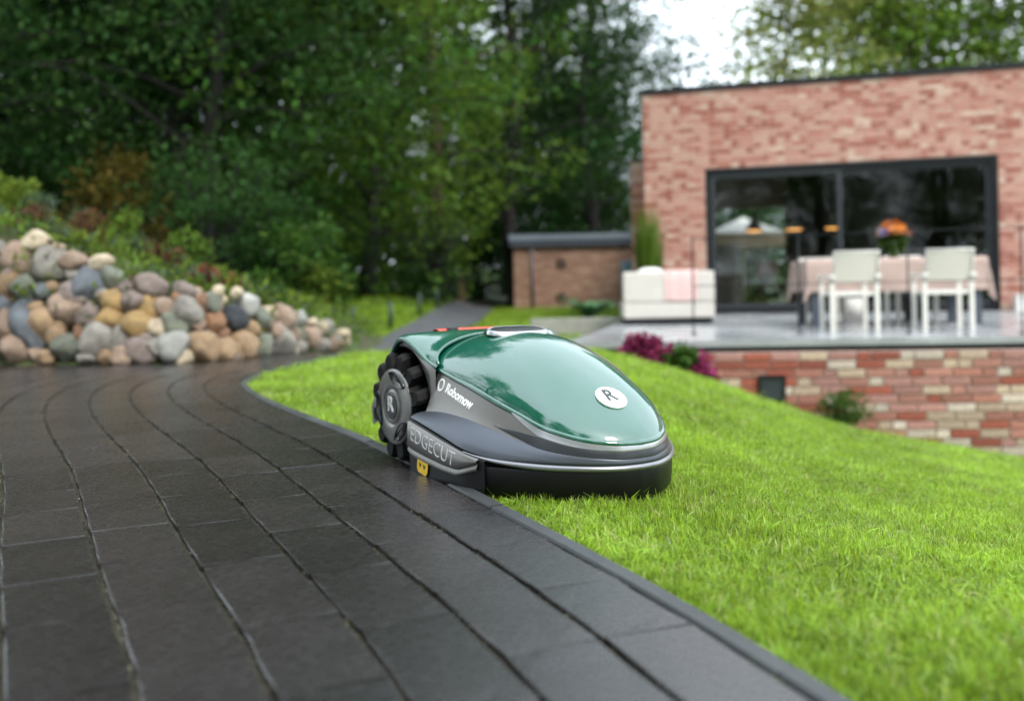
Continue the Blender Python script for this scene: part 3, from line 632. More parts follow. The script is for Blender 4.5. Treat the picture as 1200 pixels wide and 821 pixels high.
# x, z (metres up), width, height, tilt, colour: read along the wall from the left
ST = [(6,332,24,32,0,'tan'),(26,339,22,35,0,'green'),(48,342,23,20,0,'blue'),(57,312,46,26,22,'grey'),(18,304,36,32,25,'pink'),(39,285,38,14,20,'cream'),(83,307,28,20,5,'pink'),(101,336,44,36,10,'blue'),(132,327,32,21,15,'green'),(115,311,32,13,8,'cream'),
(132,352,27,28,0,'gold'),(155,353,26,28,0,'mauve'),(175,337,34,24,10,'mauve'),(173,362,23,24,-10,'gold'),(76,364,36,40,0,'pink'),(30,387,34,56,-12,'blue'),(51,381,28,52,-8,'tan'),(4,388,20,44,0,'pink'),(13,410,26,30,10,'pink'),(77,409,33,29,0,'green'),
(111,399,48,34,0,'grey'),(137,396,22,30,0,'grey'),(156,384,42,27,3,'gold'),(184,386,23,25,0,'cream'),(126,374,30,16,8,'gold'),(102,373,28,28,25,'mauve'),(140,419,28,17,0,'pink'),(161,412,34,25,0,'mauve'),(199,407,36,31,0,'white'),(181,408,22,22,0,'grey'),
(203,381,32,29,0,'green'),(193,361,26,18,5,'pink'),(216,368,34,40,-15,'grey'),(80,345,36,22,10,'mauve'),(233,358,18,22,30,'rust'),(246,357,26,21,15,'green'),(270,374,28,28,0,'dark'),(249,379,28,14,20,'rust'),(232,408,36,33,8,'tan'),(259,410,20,27,0,'tan'),
(280,403,33,35,0,'tan'),(285,358,32,14,5,'white'),(297,372,34,20,5,'green'),(326,372,36,19,30,'pink'),(302,406,28,29,10,'green'),(321,398,36,38,10,'grey'),(339,392,16,27,0,'pink'),(350,372,15,15,0,'white'),(364,396,26,19,10,'pink'),(374,386,19,15,5,'cream'),
(383,382,15,11,0,'grey'),(401,392,15,11,5,'cream'),(390,402,23,13,0,'pink'),(376,404,17,13,0,'grey'),(350,394,13,15,0,'green'),(292,387,20,19,0,'tan'),(348,408,14,21,0,'grey'),(213,341,26,17,5,'mauve'),(254,343,15,12,0,'cream'),(276,344,13,11,0,'cream'),
(62,395,16,26,0,'tan'),(95,352,18,14,0,'mauve'),(118,345,12,14,0,'grey'),(146,338,14,12,0,'mauve'),(92,392,12,20,0,'rust'),(122,418,16,14,0,'tan'),(170,397,14,12,0,'mauve'),(207,350,14,12,0,'rust'),(230,378,14,20,0,'pink'),(262,395,14,12,0,'rust'),(312,380,14,14,0,'pink'),(335,378,14,12,0,'grey'),(310,366,16,12,0,'cream'),
(52,420,18,14,0,'tan'),(100,420,18,12,0,'grey'),(0,360,18,22,0,'blue'),(40,362,16,18,0,'tan'),(8,320,14,12,0,'mauve'),(65,290,16,10,0,'pink'),(88,325,14,10,0,'grey'),(60,336,12,10,0,'tan'),(228,345,14,12,0,'pink'),(240,395,10,12,0,'mauve'),(365,378,10,9,0,'cream'),(395,396,10,9,0,'white'),
(-16,300,34,34,0,'grey'),(-20,336,32,32,0,'pink'),(-18,372,36,40,0,'gold'),(-22,408,36,30,0,'mauve'),(-50,290,34,36,10,'blue'),(-54,326,36,32,0,'tan'),(-52,362,32,40,0,'green'),(-56,402,40,36,0,'pink')]
def face_pt(px, py):
    dx, dy = px - 600, py - 337; a = (dx - dy * .02) / 1150; b = (dx * .02 + dy) / 1150
    Y = 6.1
    for _ in range(12):
        x, z = a * Y, CAM_H - b * Y
        Y = 0.5 * Y + 0.5 * (float(np.interp(x, ROCKB[:, 0], ROCKB[:, 1])) + 0.08 + 0.40 * max(z, 0))
    return a * Y, Y, CAM_H - b * Y
def add_stone(x, y, z, w_, h_, dp, tilt, col, k):
    o = link('stone', smesh[k % 12], None, wall)
    me = smesh[k % 12]
    if not me.materials: me.materials.append(SM['tan'])
    o.material_slots[0].link = 'OBJECT'; o.material_slots[0].material = SM[col]
    o.matrix_local = Matrix.Translation((x + 2.5, y - 6.1, z)) @ Matrix.Rotation(R(tilt), 4, 'Y') @ Matrix.Diagonal((w_ * .66, dp * .52, h_ * .66, 1)) @ Matrix.Rotation(k * 2.399, 4, Vector((.3 * math.sin(k), 1, .2)).normalized()).to_3x3().to_4x4()
for k, (px, py, w_, h_, tl, col) in enumerate(ST):
    x, y, z = face_pt(px, py); s = y / 1150
    add_stone(x, y + .05 * (w_ + h_) / 60, z, w_ * s, h_ * s, max(.5 * (w_ + h_) * s, .1) * .95, tl, col, k)
fill = random.Random(3); kk = 0
for _ in range(75):
    px = fill.uniform(-30, 400); top = np.interp(px, [-60, 0, 60, 130, 230, 300, 360, 405], [262, 275, 295, 320, 350, 362, 382, 396]); base = np.interp(px, [0, 200, 300, 350, 400], [428, 426, 420, 414, 406])
    py_ = fill.uniform(top, base - 2); x, y, z = face_pt(px, py_); s = y / 1150; d_ = fill.uniform(12, 24)
    add_stone(x, y + .09, z, d_ * s, d_ * s * fill.uniform(.7, 1), .12, fill.uniform(-30, 30), fill.choice(['tan', 'pink', 'grey', 'mauve', 'green', 'rust', 'cream']), 100 + _)

# ------------------------------------------------------------------ plants and trees
def leaf_cloud(centers, radii, per, size, seed, flat=.75, droop=0.25, aspect=.5):
    r_ = np.random.default_rng(seed); c = np.repeat(np.asarray(centers, float), per, 0); rad = np.repeat(np.asarray(radii, float), per)
    n = len(c); d = r_.normal(size=(n, 3)); d /= np.linalg.norm(d, axis=1)[:, None]
    rr_ = rad * (0.25 + 0.75 * r_.random(n) ** .45)
    p = c + d * rr_[:, None] * np.array([1, 1, flat])
    ax = d * np.array([1, 1, .3]) + r_.normal(scale=.55, size=(n, 3)); ax[:, 2] -= droop; ax /= np.linalg.norm(ax, axis=1)[:, None]
    nn = r_.normal(scale=.6, size=(n, 3)) + np.array([0, 0, 1.0]); sdv = np.cross(ax, nn); sdv /= np.maximum(np.linalg.norm(sdv, axis=1), 1e-6)[:, None]
    L_ = size * r_.uniform(.6, 1.3, n)[:, None]; W = L_ * aspect * .5
    V = np.stack([p, p + ax * L_ * .5 + sdv * W, p + ax * L_, p + ax * L_ * .5 - sdv * W], 1)
    return V.reshape(-1, 3)
def tree_meshes(seed, H, r0, spread, low, nb, per, leaf, open_=0.0, lean=0.0, crad=.75):
    rr = random.Random(seed); t = MB(); n = 9
    spine = [Vector((lean * (k / n) * H * .3 + .12 * math.sin(k * 1.3 + seed), .12 * math.cos(k * 1.7 + seed * 2) - .12 * math.cos(seed * 2), H * k / n)) for k in range(n + 1)]
    spine[0] = Vector((0, 0, -.2))
    t.tube(spine, [r0 * (1.25 if k == 0 else 1) * (1 - .85 * k / n) for k in range(n + 1)], 9)
    cs, rs = [], []
    for b in range(nb):
        f_ = low + (1 - low) * ((b + .5) / nb) ** .95; k = f_ * n; i_ = min(int(k), n - 1); base = spine[i_].lerp(spine[i_ + 1], k - i_)
        an = b * 2.399 + rr.uniform(-.4, .4); reach = spread * (1.05 - .75 * max(0, (f_ - .35)) / .65) * rr.uniform(.65, 1.15) * (1 if f_ > low + .1 else .8)
        up = rr.uniform(.02, .45); dirv = Vector((math.cos(an), math.sin(an), up))
        pts = [base + dirv * reach * s_ + Vector((rr.uniform(-.1, .1), rr.uniform(-.1, .1), .14 * reach * math.sin(s_ * 2.6) - .10 * reach * s_ * s_)) for s_ in (0, .3, .6, .85, 1.0)]
        t.tube(pts, [max(.012, r0 * .32 * (1 - f_ * .5) * (1 - .8 * s_)) for s_ in (0, .3, .6, .85, 1.0)], 5, cap=False)
        for s_ in (.35, .55, .72, .88, 1.0):
            if rr.random() < open_: continue
            q = pts[0].lerp(pts[-1], s_); q = q + Vector((rr.gauss(0, .45), rr.gauss(0, .45), rr.gauss(0, .3)))
            cs.append(q); rs.append(crad * rr.uniform(.55, 1.15))
    cs += [spine[-1]]; rs += [crad]
    V = leaf_cloud([tuple(c) for c in cs], rs, per, leaf, seed)
    return t, V
class TreeKind:
    def __init__(s, *a, **k):
        t, V = tree_meshes(*a, **k); o = t.build('trunk'); s.trunk = o.data; bpy.data.objects.remove(o); s.V = V; s.cr = {}
    def crown(s, col):
        if col not in s.cr:
            me = quads_np('crown', s.V); me.materials.append(LEAF[col]); s.cr[col] = me
        return s.cr[col]
TK = [TreeKind(1, 12, .20, 3.4, .10, 46, 80, .16), TreeKind(2, 13, .17, 3.0, .12, 46, 78, .15), TreeKind(3, 11, .16, 3.2, .05, 48, 80, .15, crad=.85),
      TreeKind(4, 13, .16, 2.8, .30, 34, 56, .17, open_=.3), TreeKind(5, 14, .09, 2.9, .30, 46, 44, .27, open_=.22, crad=1.0)]
def tree(k, x, y, s, rz, col, label, name='tree', group='trees of the wood', bark=None):
    T = TK[k]; r_ = thing(name, label, 'tree', (x, y, gz(x, y) - .05), rz, group); r_.scale = (s, s, s)
    me = T.trunk
    o = link('trunk', me, None, r_)
    if not me.materials: me.materials.append(M_bark)
    if bark: o.material_slots[0].link = 'OBJECT'; o.material_slots[0].material = bark
    link('crown', T.crown(col), None, r_); return r_
def px2x(px, Y): return (px - 600) / 1150 * Y
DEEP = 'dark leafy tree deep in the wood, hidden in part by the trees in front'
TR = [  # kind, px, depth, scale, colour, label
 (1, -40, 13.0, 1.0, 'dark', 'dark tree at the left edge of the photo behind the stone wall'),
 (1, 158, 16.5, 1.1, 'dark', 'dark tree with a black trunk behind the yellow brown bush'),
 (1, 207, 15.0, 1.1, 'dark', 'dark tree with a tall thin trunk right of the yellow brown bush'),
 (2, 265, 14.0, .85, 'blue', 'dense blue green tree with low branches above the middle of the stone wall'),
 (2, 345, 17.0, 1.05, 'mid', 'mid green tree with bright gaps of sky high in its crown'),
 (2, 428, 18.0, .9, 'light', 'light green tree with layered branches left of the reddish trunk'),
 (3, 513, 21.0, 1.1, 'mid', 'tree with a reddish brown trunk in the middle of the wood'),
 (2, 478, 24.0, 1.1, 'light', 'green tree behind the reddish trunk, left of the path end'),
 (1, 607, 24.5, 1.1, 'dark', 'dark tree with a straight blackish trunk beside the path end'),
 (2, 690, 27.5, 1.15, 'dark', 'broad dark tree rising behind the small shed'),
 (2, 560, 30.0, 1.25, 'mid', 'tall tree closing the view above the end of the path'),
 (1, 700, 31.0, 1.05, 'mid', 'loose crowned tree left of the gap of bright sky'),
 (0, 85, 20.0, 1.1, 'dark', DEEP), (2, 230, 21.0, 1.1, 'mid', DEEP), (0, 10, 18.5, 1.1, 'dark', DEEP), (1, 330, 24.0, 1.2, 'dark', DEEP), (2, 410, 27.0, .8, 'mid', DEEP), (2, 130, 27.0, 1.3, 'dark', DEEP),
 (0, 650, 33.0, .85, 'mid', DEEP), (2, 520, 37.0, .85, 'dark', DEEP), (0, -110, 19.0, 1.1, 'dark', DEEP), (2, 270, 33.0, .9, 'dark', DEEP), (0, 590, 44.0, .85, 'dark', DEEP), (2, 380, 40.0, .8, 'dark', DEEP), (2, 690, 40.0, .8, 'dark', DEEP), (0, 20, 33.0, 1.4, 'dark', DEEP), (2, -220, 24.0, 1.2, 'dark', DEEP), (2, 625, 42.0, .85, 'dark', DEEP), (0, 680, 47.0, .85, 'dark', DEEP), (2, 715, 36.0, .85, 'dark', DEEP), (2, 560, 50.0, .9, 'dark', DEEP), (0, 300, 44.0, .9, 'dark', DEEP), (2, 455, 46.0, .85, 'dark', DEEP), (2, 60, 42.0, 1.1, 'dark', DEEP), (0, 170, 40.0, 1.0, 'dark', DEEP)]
for q, (k, px, Y, s, col, lab_) in enumerate(TR):
    tree(k, px2x(px, Y), Y, s, q * 1.7, col, lab_, bark=M_bark_red if q == 6 else None)
for q, (k, px, Y, s, col, lab_) in enumerate([(4, 928, 33, 1.0, 'pale', 'airy pale tree just right of the gap of bright sky above the roof'), (4, 1010, 36, 1.08, 'pale', 'airy pale tree above the flat roof over the mullion of the glass door'), (4, 1070, 34, 1.0, 'light', 'greener airy tree above the flat roof over the flower vase'), (4, 1140, 36, 1.1, 'pale', 'airy pale tree above the flat roof over the right terrace chair'), (4, 1215, 33, 1.0, 'light', 'greener tree rising above the right end of the flat roof'), (4, 1030, 44, 1.15, 'light', 'mid green tree farthest back behind the pale airy trees above the roof')]):
    tree(k, px2x(px, Y), Y, s, q * 2.1, col, lab_, group='trees behind the house')
BACK = 'unseen tree across the drive, showing only in reflections'
for q, (k, x, Y, s) in enumerate([(0, -10, -9, 1.0), (2, -4, -13, 1.0), (1, 3, -12, 1.0), (0, 9, -14, 1.1), (2, 15, -11, 1.0), (1, 21, -8, 1.1), (0, 26, -1, 1.1), (2, -15, -4, 1.0), (2, 12, -22, 1.2), (0, 4, -22, 1.2), (1, -5, -5.5, .9), (2, -1.2, -8.5, 1.0), (0, -8.5, -1, .9), (1, -9, 3.4, .9), (2, -11, 0, 1.1), (2, 2, -16, 1.2), (2, -3.5, -17, 1.2), (2, 7, -19, 1.2), (0, -8, -14, 1.1)]):  # trees out of view; several added to darken reflections in hood and glass
    tree(k, x, Y, s, q * 1.3, 'light', BACK, group='trees across the drive')
# bushes
def bush_mesh(seed, w_, h_, n, per, leaf, crad, aspect=.5, droop=.1):
    r_ = random.Random(seed); cs = []; rs = []
    for _ in range(n):
        a = r_.uniform(0, 6.283); z = r_.random(); rr_ = w_ * .5 * math.sqrt(r_.random()) * (1 - .55 * z * z)
        cs.append((rr_ * math.cos(a), rr_ * math.sin(a), h_ * (.10 + .8 * z))); rs.append(crad * r_.uniform(.6, 1.1))
    me = quads_np('foliage', leaf_cloud(cs, rs, per, leaf, seed, .85, droop, aspect)); st_ = MB()
    for c in cs[::3]: st_.tube([(0, 0, -.05), (c[0] * .5, c[1] * .5, c[2] * .6), c], [.02 * h_, .012 * h_, .004 * h_], 5, cap=False)
    o = st_.build('stem'); sm_ = o.data; bpy.data.objects.remove(o); sm_.materials.append(M_bark)
    return me, sm_
def bush(x, y, w_, h_, col, label, seed, name='bush', n=26, per=60, leaf=.09, crad=.28, group=None, cat='bush', z=None, aspect=.5):
    b = thing(name, label, cat, (x, y, gz(x, y) - .02 if z is None else z), 0, group)
    me, sm_ = bush_mesh(seed, w_, h_, n, per, leaf, crad, aspect); me.materials.append(LEAF[col]); link('foliage', me, None, b); link('stem', sm_, None, b); return b
bush(px2x(140, 12.5), 12.5, 1.3, 1.35, 'yellow', 'yellow brown bush before the dark wood, above the left of the stone wall', 21, n=34)
bush(px2x(255, 11.0), 11.0, 2.0, 1.9, 'blue', 'dark blue green bush above the middle of the stone wall', 22, n=44, per=70)
bush(px2x(318, 11.5), 11.5, 1.8, 1.5, 'dark', 'dark bush behind the right part of the stone wall', 23, n=40, per=70)
bush(px2x(380, 10.4), 10.4, .42, .55, 'lime', 'bright yellow green bush above the right end of the stone wall', 24, n=18, per=50, crad=.16, leaf=.07)
bush(px2x(356, 10.6), 10.6, 1.0, 1.1, 'mid', 'green bush left of the bright yellow green one', 29, n=24, per=60, crad=.22)
bush(6.6, 28.5, 6, 4.2, 'dark', 'dark hedge added behind the house to block the bright sky behind the cream parasol', 31, n=150, per=70, leaf=.2, crad=.6)  # hedge added as a dark screen against the sky seen through the house
bush(px2x(500, 20.5), 20.5, 2.3, 2.3, 'grey', 'grey green bush at the wood edge left of the path', 25, n=40, per=60, crad=.36)
bush(px2x(395, 19.5), 19.5, 2.4, 2.0, 'mid', 'green bush at the wood edge behind the wire fence', 26, n=40, per=60, crad=.36)
bush(px2x(488, 18.8), 18.8, .9, .6, 'dark', 'low dark round bush by the fence posts', 27, n=22, per=60, crad=.2)
bush(px2x(4, 9.0), 9.0, .9, .42, 'lime', 'yellow green bush on the bank at the left edge', 28, n=26, per=50, crad=.22)
bush(px2x(520, 21), 21, .9, 1.4, 'blue', 'narrow blue green bush beside the wooden post', 30, n=22, per=60, crad=.26)
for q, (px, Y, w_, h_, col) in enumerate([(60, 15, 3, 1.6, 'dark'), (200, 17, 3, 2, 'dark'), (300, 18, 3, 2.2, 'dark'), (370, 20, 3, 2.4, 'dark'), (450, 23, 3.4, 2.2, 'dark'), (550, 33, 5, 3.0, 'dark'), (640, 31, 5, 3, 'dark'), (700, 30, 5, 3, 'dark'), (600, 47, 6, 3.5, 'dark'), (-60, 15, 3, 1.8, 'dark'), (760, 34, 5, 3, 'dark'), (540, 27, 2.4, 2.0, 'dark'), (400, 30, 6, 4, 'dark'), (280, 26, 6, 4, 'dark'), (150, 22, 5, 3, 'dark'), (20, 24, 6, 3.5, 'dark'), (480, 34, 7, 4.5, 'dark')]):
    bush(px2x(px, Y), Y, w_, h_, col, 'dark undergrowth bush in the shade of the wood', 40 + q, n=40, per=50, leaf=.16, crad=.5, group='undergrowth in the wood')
for q, (px, py_, Y, w_, h_, col, nm, lab_) in enumerate([(99, 290, 6.9, .30, .26, 'rust', 'heather', 'rust brown heather clump on the bank above the blue grey boulder'), (42, 272, 6.9, .34, .2, 'rust', 'heather', 'rust brown heather clump on the bank at far left'), (187, 318, 6.9, .30, .22, 'rust', 'heather', 'rust brown heather clump halfway along the bank'), (240, 335, 6.8, .14, .12, 'red', 'flower_clump', 'small red flower clump above the wall, left of the pair'), (270, 340, 6.8, .12, .10, 'red', 'flower_clump', 'small red flower clump above the wall, right of the pair'),
    (140, 290, 7.4, .5, .36, 'light', 'fern', 'light green fern on the bank left of centre'), (60, 262, 7.6, .6, .35, 'grey', 'fern', 'grey green fern clump at the top left of the bank'), (215, 315, 7.4, .45, .35, 'light', 'fern', 'light green fern clump halfway along the bank'), (160, 305, 6.9, .3, .2, 'grey', 'fern', 'low grey green plant just above the boulders'), (310, 352, 7.2, .4, .25, 'mid', 'fern', 'green plant above the right part of the boulders')]):
    x = px2x(px, Y); bush(x, Y, w_, h_, col, lab_, 70 + q, name=nm, n=14, per=46, leaf=.055, crad=.09, cat='plant', aspect=.35)
# ground cover on the bank
r_ = np.random.default_rng(5); n = 900; X = r_.uniform(-6.5, -1.5, n); Y = np.interp(X, ROCKB[:, 0], ROCKB[:, 1]) + .30 + r_.random(n) ** 1.2 * 3.2
Z = bankz(X, Y); V = leaf_cloud(np.c_[X, Y, Z + .03], r_.uniform(.08, .2, n), 26, .085, 5, .5, -.35, .28)
gcv = link('bank_ground_cover', quads_np('bank_ground_cover', V)); gcv.data.materials.append(LEAF['light']); gcv.data.materials.append(LEAF['lime']); gcv.data.materials.append(LEAF['grey'])
gcv.data.polygons.foreach_set('material_index', np.repeat(r_.integers(0, 3, n), 26).astype(np.int32)); kind(gcv, 'stuff')

# ------------------------------------------------------------------ grass (points carrying blade tufts)
def tuft(seed, n, rad, h, m, wd=.00135):
    r_ = random.Random(seed); vs, fs = [], []
    for _ in range(n):
        a = r_.uniform(0, 6.283); d = rad * math.sqrt(r_.random()); x, y = d * math.cos(a), d * math.sin(a)
        hh = h * r_.uniform(.55, 1.1); la = r_.uniform(0, 6.283); ln = hh * abs(r_.gauss(.25, .55)); dx, dy = math.cos(la), math.sin(la); wx, wy = -dy * wd * r_.uniform(.7, 1.3), dx * wd
        b = len(vs)
        vs += [(x - wx, y - wy, 0), (x + wx, y + wy, 0), (x + dx * ln * .3 - wx * .85, y + dy * ln * .3 - wy * .85, hh * .55), (x + dx * ln * .3 + wx * .85, y + dy * ln * .3 + wy * .85, hh * .55), (x + dx * ln, y + dy * ln, hh * max(.35, 1 - .38 * ln / hh))]
        fs += [[b, b + 1, b + 3, b + 2], [b + 2, b + 3, b + 4]]
    me = mesh_np('grass_tuft', vs, fs, True); me.materials.append(m); return me
tcol = bpy.data.collections.new('grass_tufts')
for s in range(6):
    tcol.objects.link(bpy.data.objects.new('grass_tuft', tuft(s, 32, .020, .038, M_grass)))
tcol.objects.link(bpy.data.objects.new('grass_tuft_dry', tuft(9, 12, .020, .040, M_dry)))
def grass_nodes():
    ng = bpy.data.node_groups.new('grass_points', 'GeometryNodeTree')
    ng.interface.new_socket('Geometry', in_out='INPUT', socket_type='NodeSocketGeometry'); ng.interface.new_socket('Geometry', in_out='OUTPUT', socket_type='NodeSocketGeometry')
    N = ng.nodes.new; gi, go, ip, ci = N('NodeGroupInput'), N('NodeGroupOutput'), N('GeometryNodeInstanceOnPoints'), N('GeometryNodeCollectionInfo')
    ci.inputs['Collection'].default_value = tcol; ci.inputs['Separate Children'].default_value = True; ci.inputs['Reset Children'].default_value = True
    ip.inputs['Pick Instance'].default_value = True
    def att(nm, ty):
        a = N('GeometryNodeInputNamedAttribute'); a.data_type = ty; a.inputs['Name'].default_value = nm; return next(s for s in a.outputs if s.enabled)
    e2r = N('FunctionNodeEulerToRotation')
    L_ = ng.links.new; L_(gi.outputs[0], ip.inputs['Points']); L_(ci.outputs[0], ip.inputs['Instance']); L_(att('pick', 'INT'), ip.inputs['Instance Index'])
    L_(att('rot', 'FLOAT_VECTOR'), e2r.inputs[0]); L_(e2r.outputs[0], ip.inputs['Rotation']); L_(att('size', 'FLOAT_VECTOR'), ip.inputs['Scale']); L_(ip.outputs[0], go.inputs[0]); return ng
GN = grass_nodes()
def scatter(name, P, S, dry=.10, tilt=.30):
    me = bpy.data.meshes.new(name); n = len(P); me.vertices.add(n); me.vertices.foreach_set('co', np.asarray(P, np.float32).ravel())
    r_ = np.random.default_rng(n)
    a = me.attributes.new('rot', 'FLOAT_VECTOR', 'POINT'); a.data.foreach_set('vector', np.c_[r_.normal(0, tilt, n), r_.normal(0, tilt, n), r_.uniform(0, 6.283, n)].astype(np.float32).ravel())
    a = me.attributes.new('size', 'FLOAT_VECTOR', 'POINT'); a.data.foreach_set('vector', np.asarray(S, np.float32).ravel())
    pk = r_.integers(0, 6, n); pk[r_.random(n) < dry] = 6
    a = me.attributes.new('pick', 'INT', 'POINT'); a.data.foreach_set('value', pk.astype(np.int32))
    o = link(name, me); md = o.modifiers.new('tufts', 'NODES'); md.node_group = GN; return kind(o, 'stuff')
r_ = np.random.default_rng(11); PP, SS = [], []
def field(x0, x1, y0, y1, step, scl, hs_):
    gx, gy = np.meshgrid(np.arange(x0, x1, step), np.arange(y0, y1, step)); x = gx.ravel() + r_.uniform(-.5, .5, gx.size) * step * 1.3; y = gy.ravel() + r_.uniform(-.5, .5, gx.size) * step * 1.3
    th = x / np.maximum(y, .3); k = (th < .62 + .3 / y) & (th > -.42 - .3 / y) & (y > .75); x, y = x[k], y[k]
    sd = kerb_sd(x, y); k = (sd > -.003) & (y < 8.74 - .1142 * (x - .45)); k |= (sd > .008) & (y > 8.5) & (x < .5)
    x, y, sd = x[k], y[k], sd[k]
    # not under the mower
    dx, dy = x + .073, y - 2.516; uu = dx * math.sin(PSI) - dy * math.cos(PSI); vv = -dx * math.cos(PSI) - dy * math.sin(PSI)
    bb = np.interp(uu, [-.2, -.15, .35, .42, .5, .57, .6], [.1, .2, .255, .235, .175, .1, .0]); k = ~((np.abs(vv) < bb - .004) & (uu > -.2) & (uu < .6)); x, y, sd = x[k], y[k], sd[k]
    z = ground(x, y) - .032; s = scl * r_.uniform(.75, 1.2, len(x)); h_ = hs_ * r_.uniform(.7, 1.25, len(x)) * (1 + .25 * np.sin(x * 5 + y * 3.1) * np.sin(y * 4.3 - x * 2)) * np.where(sd < .03, .8, 1)
    PP.append(np.c_[x, y, z]); SS.append(np.c_[s, s, h_])
field(-1.3, 3.2, .75, 3.2, .0165, .95, .86)
field(-1.6, 3.6, 3.2, 5.2, .027, 1.3, 1.0)
field(-1.6, 5.2, 5.2, 8.9, .042, 2.0, 1.1)
scatter('grass', np.vstack(PP), np.vstack(SS))
PP, SS = [], []
gx, gy = np.meshgrid(np.arange(-5.5, 3.4, .085), np.arange(8.6, 25, .085)); x = gx.ravel() + r_.uniform(-.06, .06, gx.size); y = gy.ravel() + r_.uniform(-.06, .06, gx.size)
onp = (x > np.interp(y, PATHY, PATHL) - .02) & (x < np.interp(y, PATHY, PATHR) + .02)
k = ~onp & (y > 8.9) & ~((x > .45) & (y < 12.9)) & (x > -1.55 - (y - 8) * .35) & ~((y > 23.9) & (x > 0)) & ~((x > 1.3) & (y > 12.5) & (y < 13.6)) & (x / y < .2)
x, y = x[k], y[k]; scatter('far_grass', np.c_[x, y, ground(x, y) - .034], np.c_[np.full(len(x), 3.6), np.full(len(x), 3.6), r_.uniform(.9, 1.5, len(x))], dry=.03)

# ------------------------------------------------------------------ terrace and brick retaining wall
M_slab = mat('terrace_concrete', (0.30, 0.31, 0.32), 0.22, var=.18, scale=1.6, bump=.06, bscale=30, rvar=.12)
M_fascia = mat('slab_edge', (0.25, 0.25, 0.24), 0.6, var=.3, scale=5)
M_blk = mat('black_metal', (0.007, 0.008, 0.010), 0.5, spec=0.25)
M_mortar = mat('mortar', (0.36, 0.28, 0.255), 0.9, var=.2, scale=20, bump=.5, bscale=120)
TZ = -0.08
WD = Vector((.9935, -.1135, 0)); WN = Vector((-.1135, -.9935, 0)); W0 = Vector((.78, 8.70, 0))
tp = [(.46, 8.742), (9.0, 7.766), (12, 14.2), (2.0, 17.0), (1.30, 12.55)]
t = MB(); t.prism(tp, TZ - .055, TZ)
terrace = kind(t.build('terrace', M_slab), 'structure')
t = MB(); t.prism([(.80, 8.735), (9.0, 7.80), (9.0, 8.2), (.80, 9.1)], TZ - .10, TZ - .0555); kind(t.build('slab_shadow_gap', M_blk, terrace), 'structure')
rw = thing('retaining_wall', 'red and cream brick retaining wall under the front edge of the terrace', 'brick wall', tuple(W0), math.atan2(WD.y, WD.x))
BRED = [mat('brick_' + n_, c_, .85, var=.22, scale=14, bump=.5, bscale=60, rnd=.22) for n_, c_ in (('red', (.26, .068, .042)), ('rose', (.32, .135, .10)), ('mauve', (.34, .17, .145)), ('cream', (.43, .32, .235)), ('white', (.47, .39, .325)), ('orange', (.33, .15, .115)))]
t = MB(); t.box((-.02, .015, -1.9), (8.3, .30, TZ - .102)); t.build('mortar_core', M_mortar, rw)
def brick_mesh(Lx, Hz, D_=.1, seed=0):
    rr = random.Random(seed); hx, hz = Lx / 2, Hz / 2; c = .004
    j = lambda: rr.uniform(-.002, .002)
    f = [(-hx + c, -.0 + j() * .5, -hz + c), (hx - c, j() * .5, -hz + c), (hx - c, j() * .5, hz - c), (-hx + c, j() * .5, hz - c)]
    e = [(-hx, c, -hz), (hx, c, -hz), (hx, c, hz), (-hx, c, hz)]; b = [(x, D_, z) for x, _, z in e]
    return mesh_np('brick', f + e + b, [[0, 1, 2, 3]] + [[4 + k, 4 + (k + 1) % 4, (k + 1) % 4, k] for k in range(4)] + [[8 + k, 8 + (k + 1) % 4, 4 + (k + 1) % 4, 4 + k] for k in range(4)])
bmesh_s = [brick_mesh(.228, .063, .09, s) for s in range(3)]; bmesh_h = [brick_mesh(.108, .063, .09, 9 + s) for s in range(3)]
for m_ in bmesh_s + bmesh_h: m_.materials.append(BRED[0])
rr = random.Random(12); cand = []
for row in range(17):
    z = TZ - .102 - .012 - .0315 - row * .075; a = -.02 + rr.uniform(-.12, 0)
    while a < 7.2:
        hdr = rr.random() < .33; L_ = .108 if hdr else .228
        cx = a + L_ / 2; P = W0 + WD * cx; gzv = float(ground(P.x, P.y - .05))
        if z > gzv - .12 and cx > .04: cand.append((cx, z, hdr, row))
        a += L_ + .012
cand.sort(key=lambda c_: (c_[0] > 4.1, c_[0])); extra = MB()
for q, (cx, z, hdr, row) in enumerate(cand):
    me = (bmesh_h if hdr else bmesh_s)[rr.randrange(3)]; dy = rr.uniform(-.003, .003)
    if cx <= 4.1 and q < 300:
        o = link('brick', me, None, rw); o.location = (cx, dy, z); o.material_slots[0].link = 'OBJECT'
        o.material_slots[0].material = BRED[rr.choices(range(6), [24, 20, 20, 15, 12, 9] if not hdr else [26, 20, 14, 16, 16, 8])[0]]
    else: extra.add([(v.co.x + cx, v.co.y + dy, v.co.z + z) for v in me.vertices], [list(p.vertices) for p in me.polygons])
M_brick_far = None
def brickmat(name, stops, rough=.85):
    m = mat(name, (.3, .1, .07), rough, bump=.4, bscale=40); n = m.node_tree; p = n.nodes['Principled BSDF']
    ge = n.nodes.new('ShaderNodeNewGeometry'); cr = n.nodes.new('ShaderNodeValToRGB'); cr.color_ramp.interpolation = 'CONSTANT'
    e = cr.color_ramp.elements
    while len(e) < len(stops): e.new(0.5)
    for el, (ps, c_) in zip(e, stops): el.position = ps; el.color = (*c_, 1)
    n.links.new(ge.outputs['Random Per Island'], cr.inputs[0]); n.links.new(cr.outputs[0], p.inputs['Base Color']); return m
M_wallmix = brickmat('brick_mix_red', [(0, (.27, .072, .043)), (.25, (.32, .135, .10)), (.45, (.34, .17, .145)), (.65, (.50, .375, .25)), (.82, (.54, .46, .39)), (.92, (.36, .15, .08))])
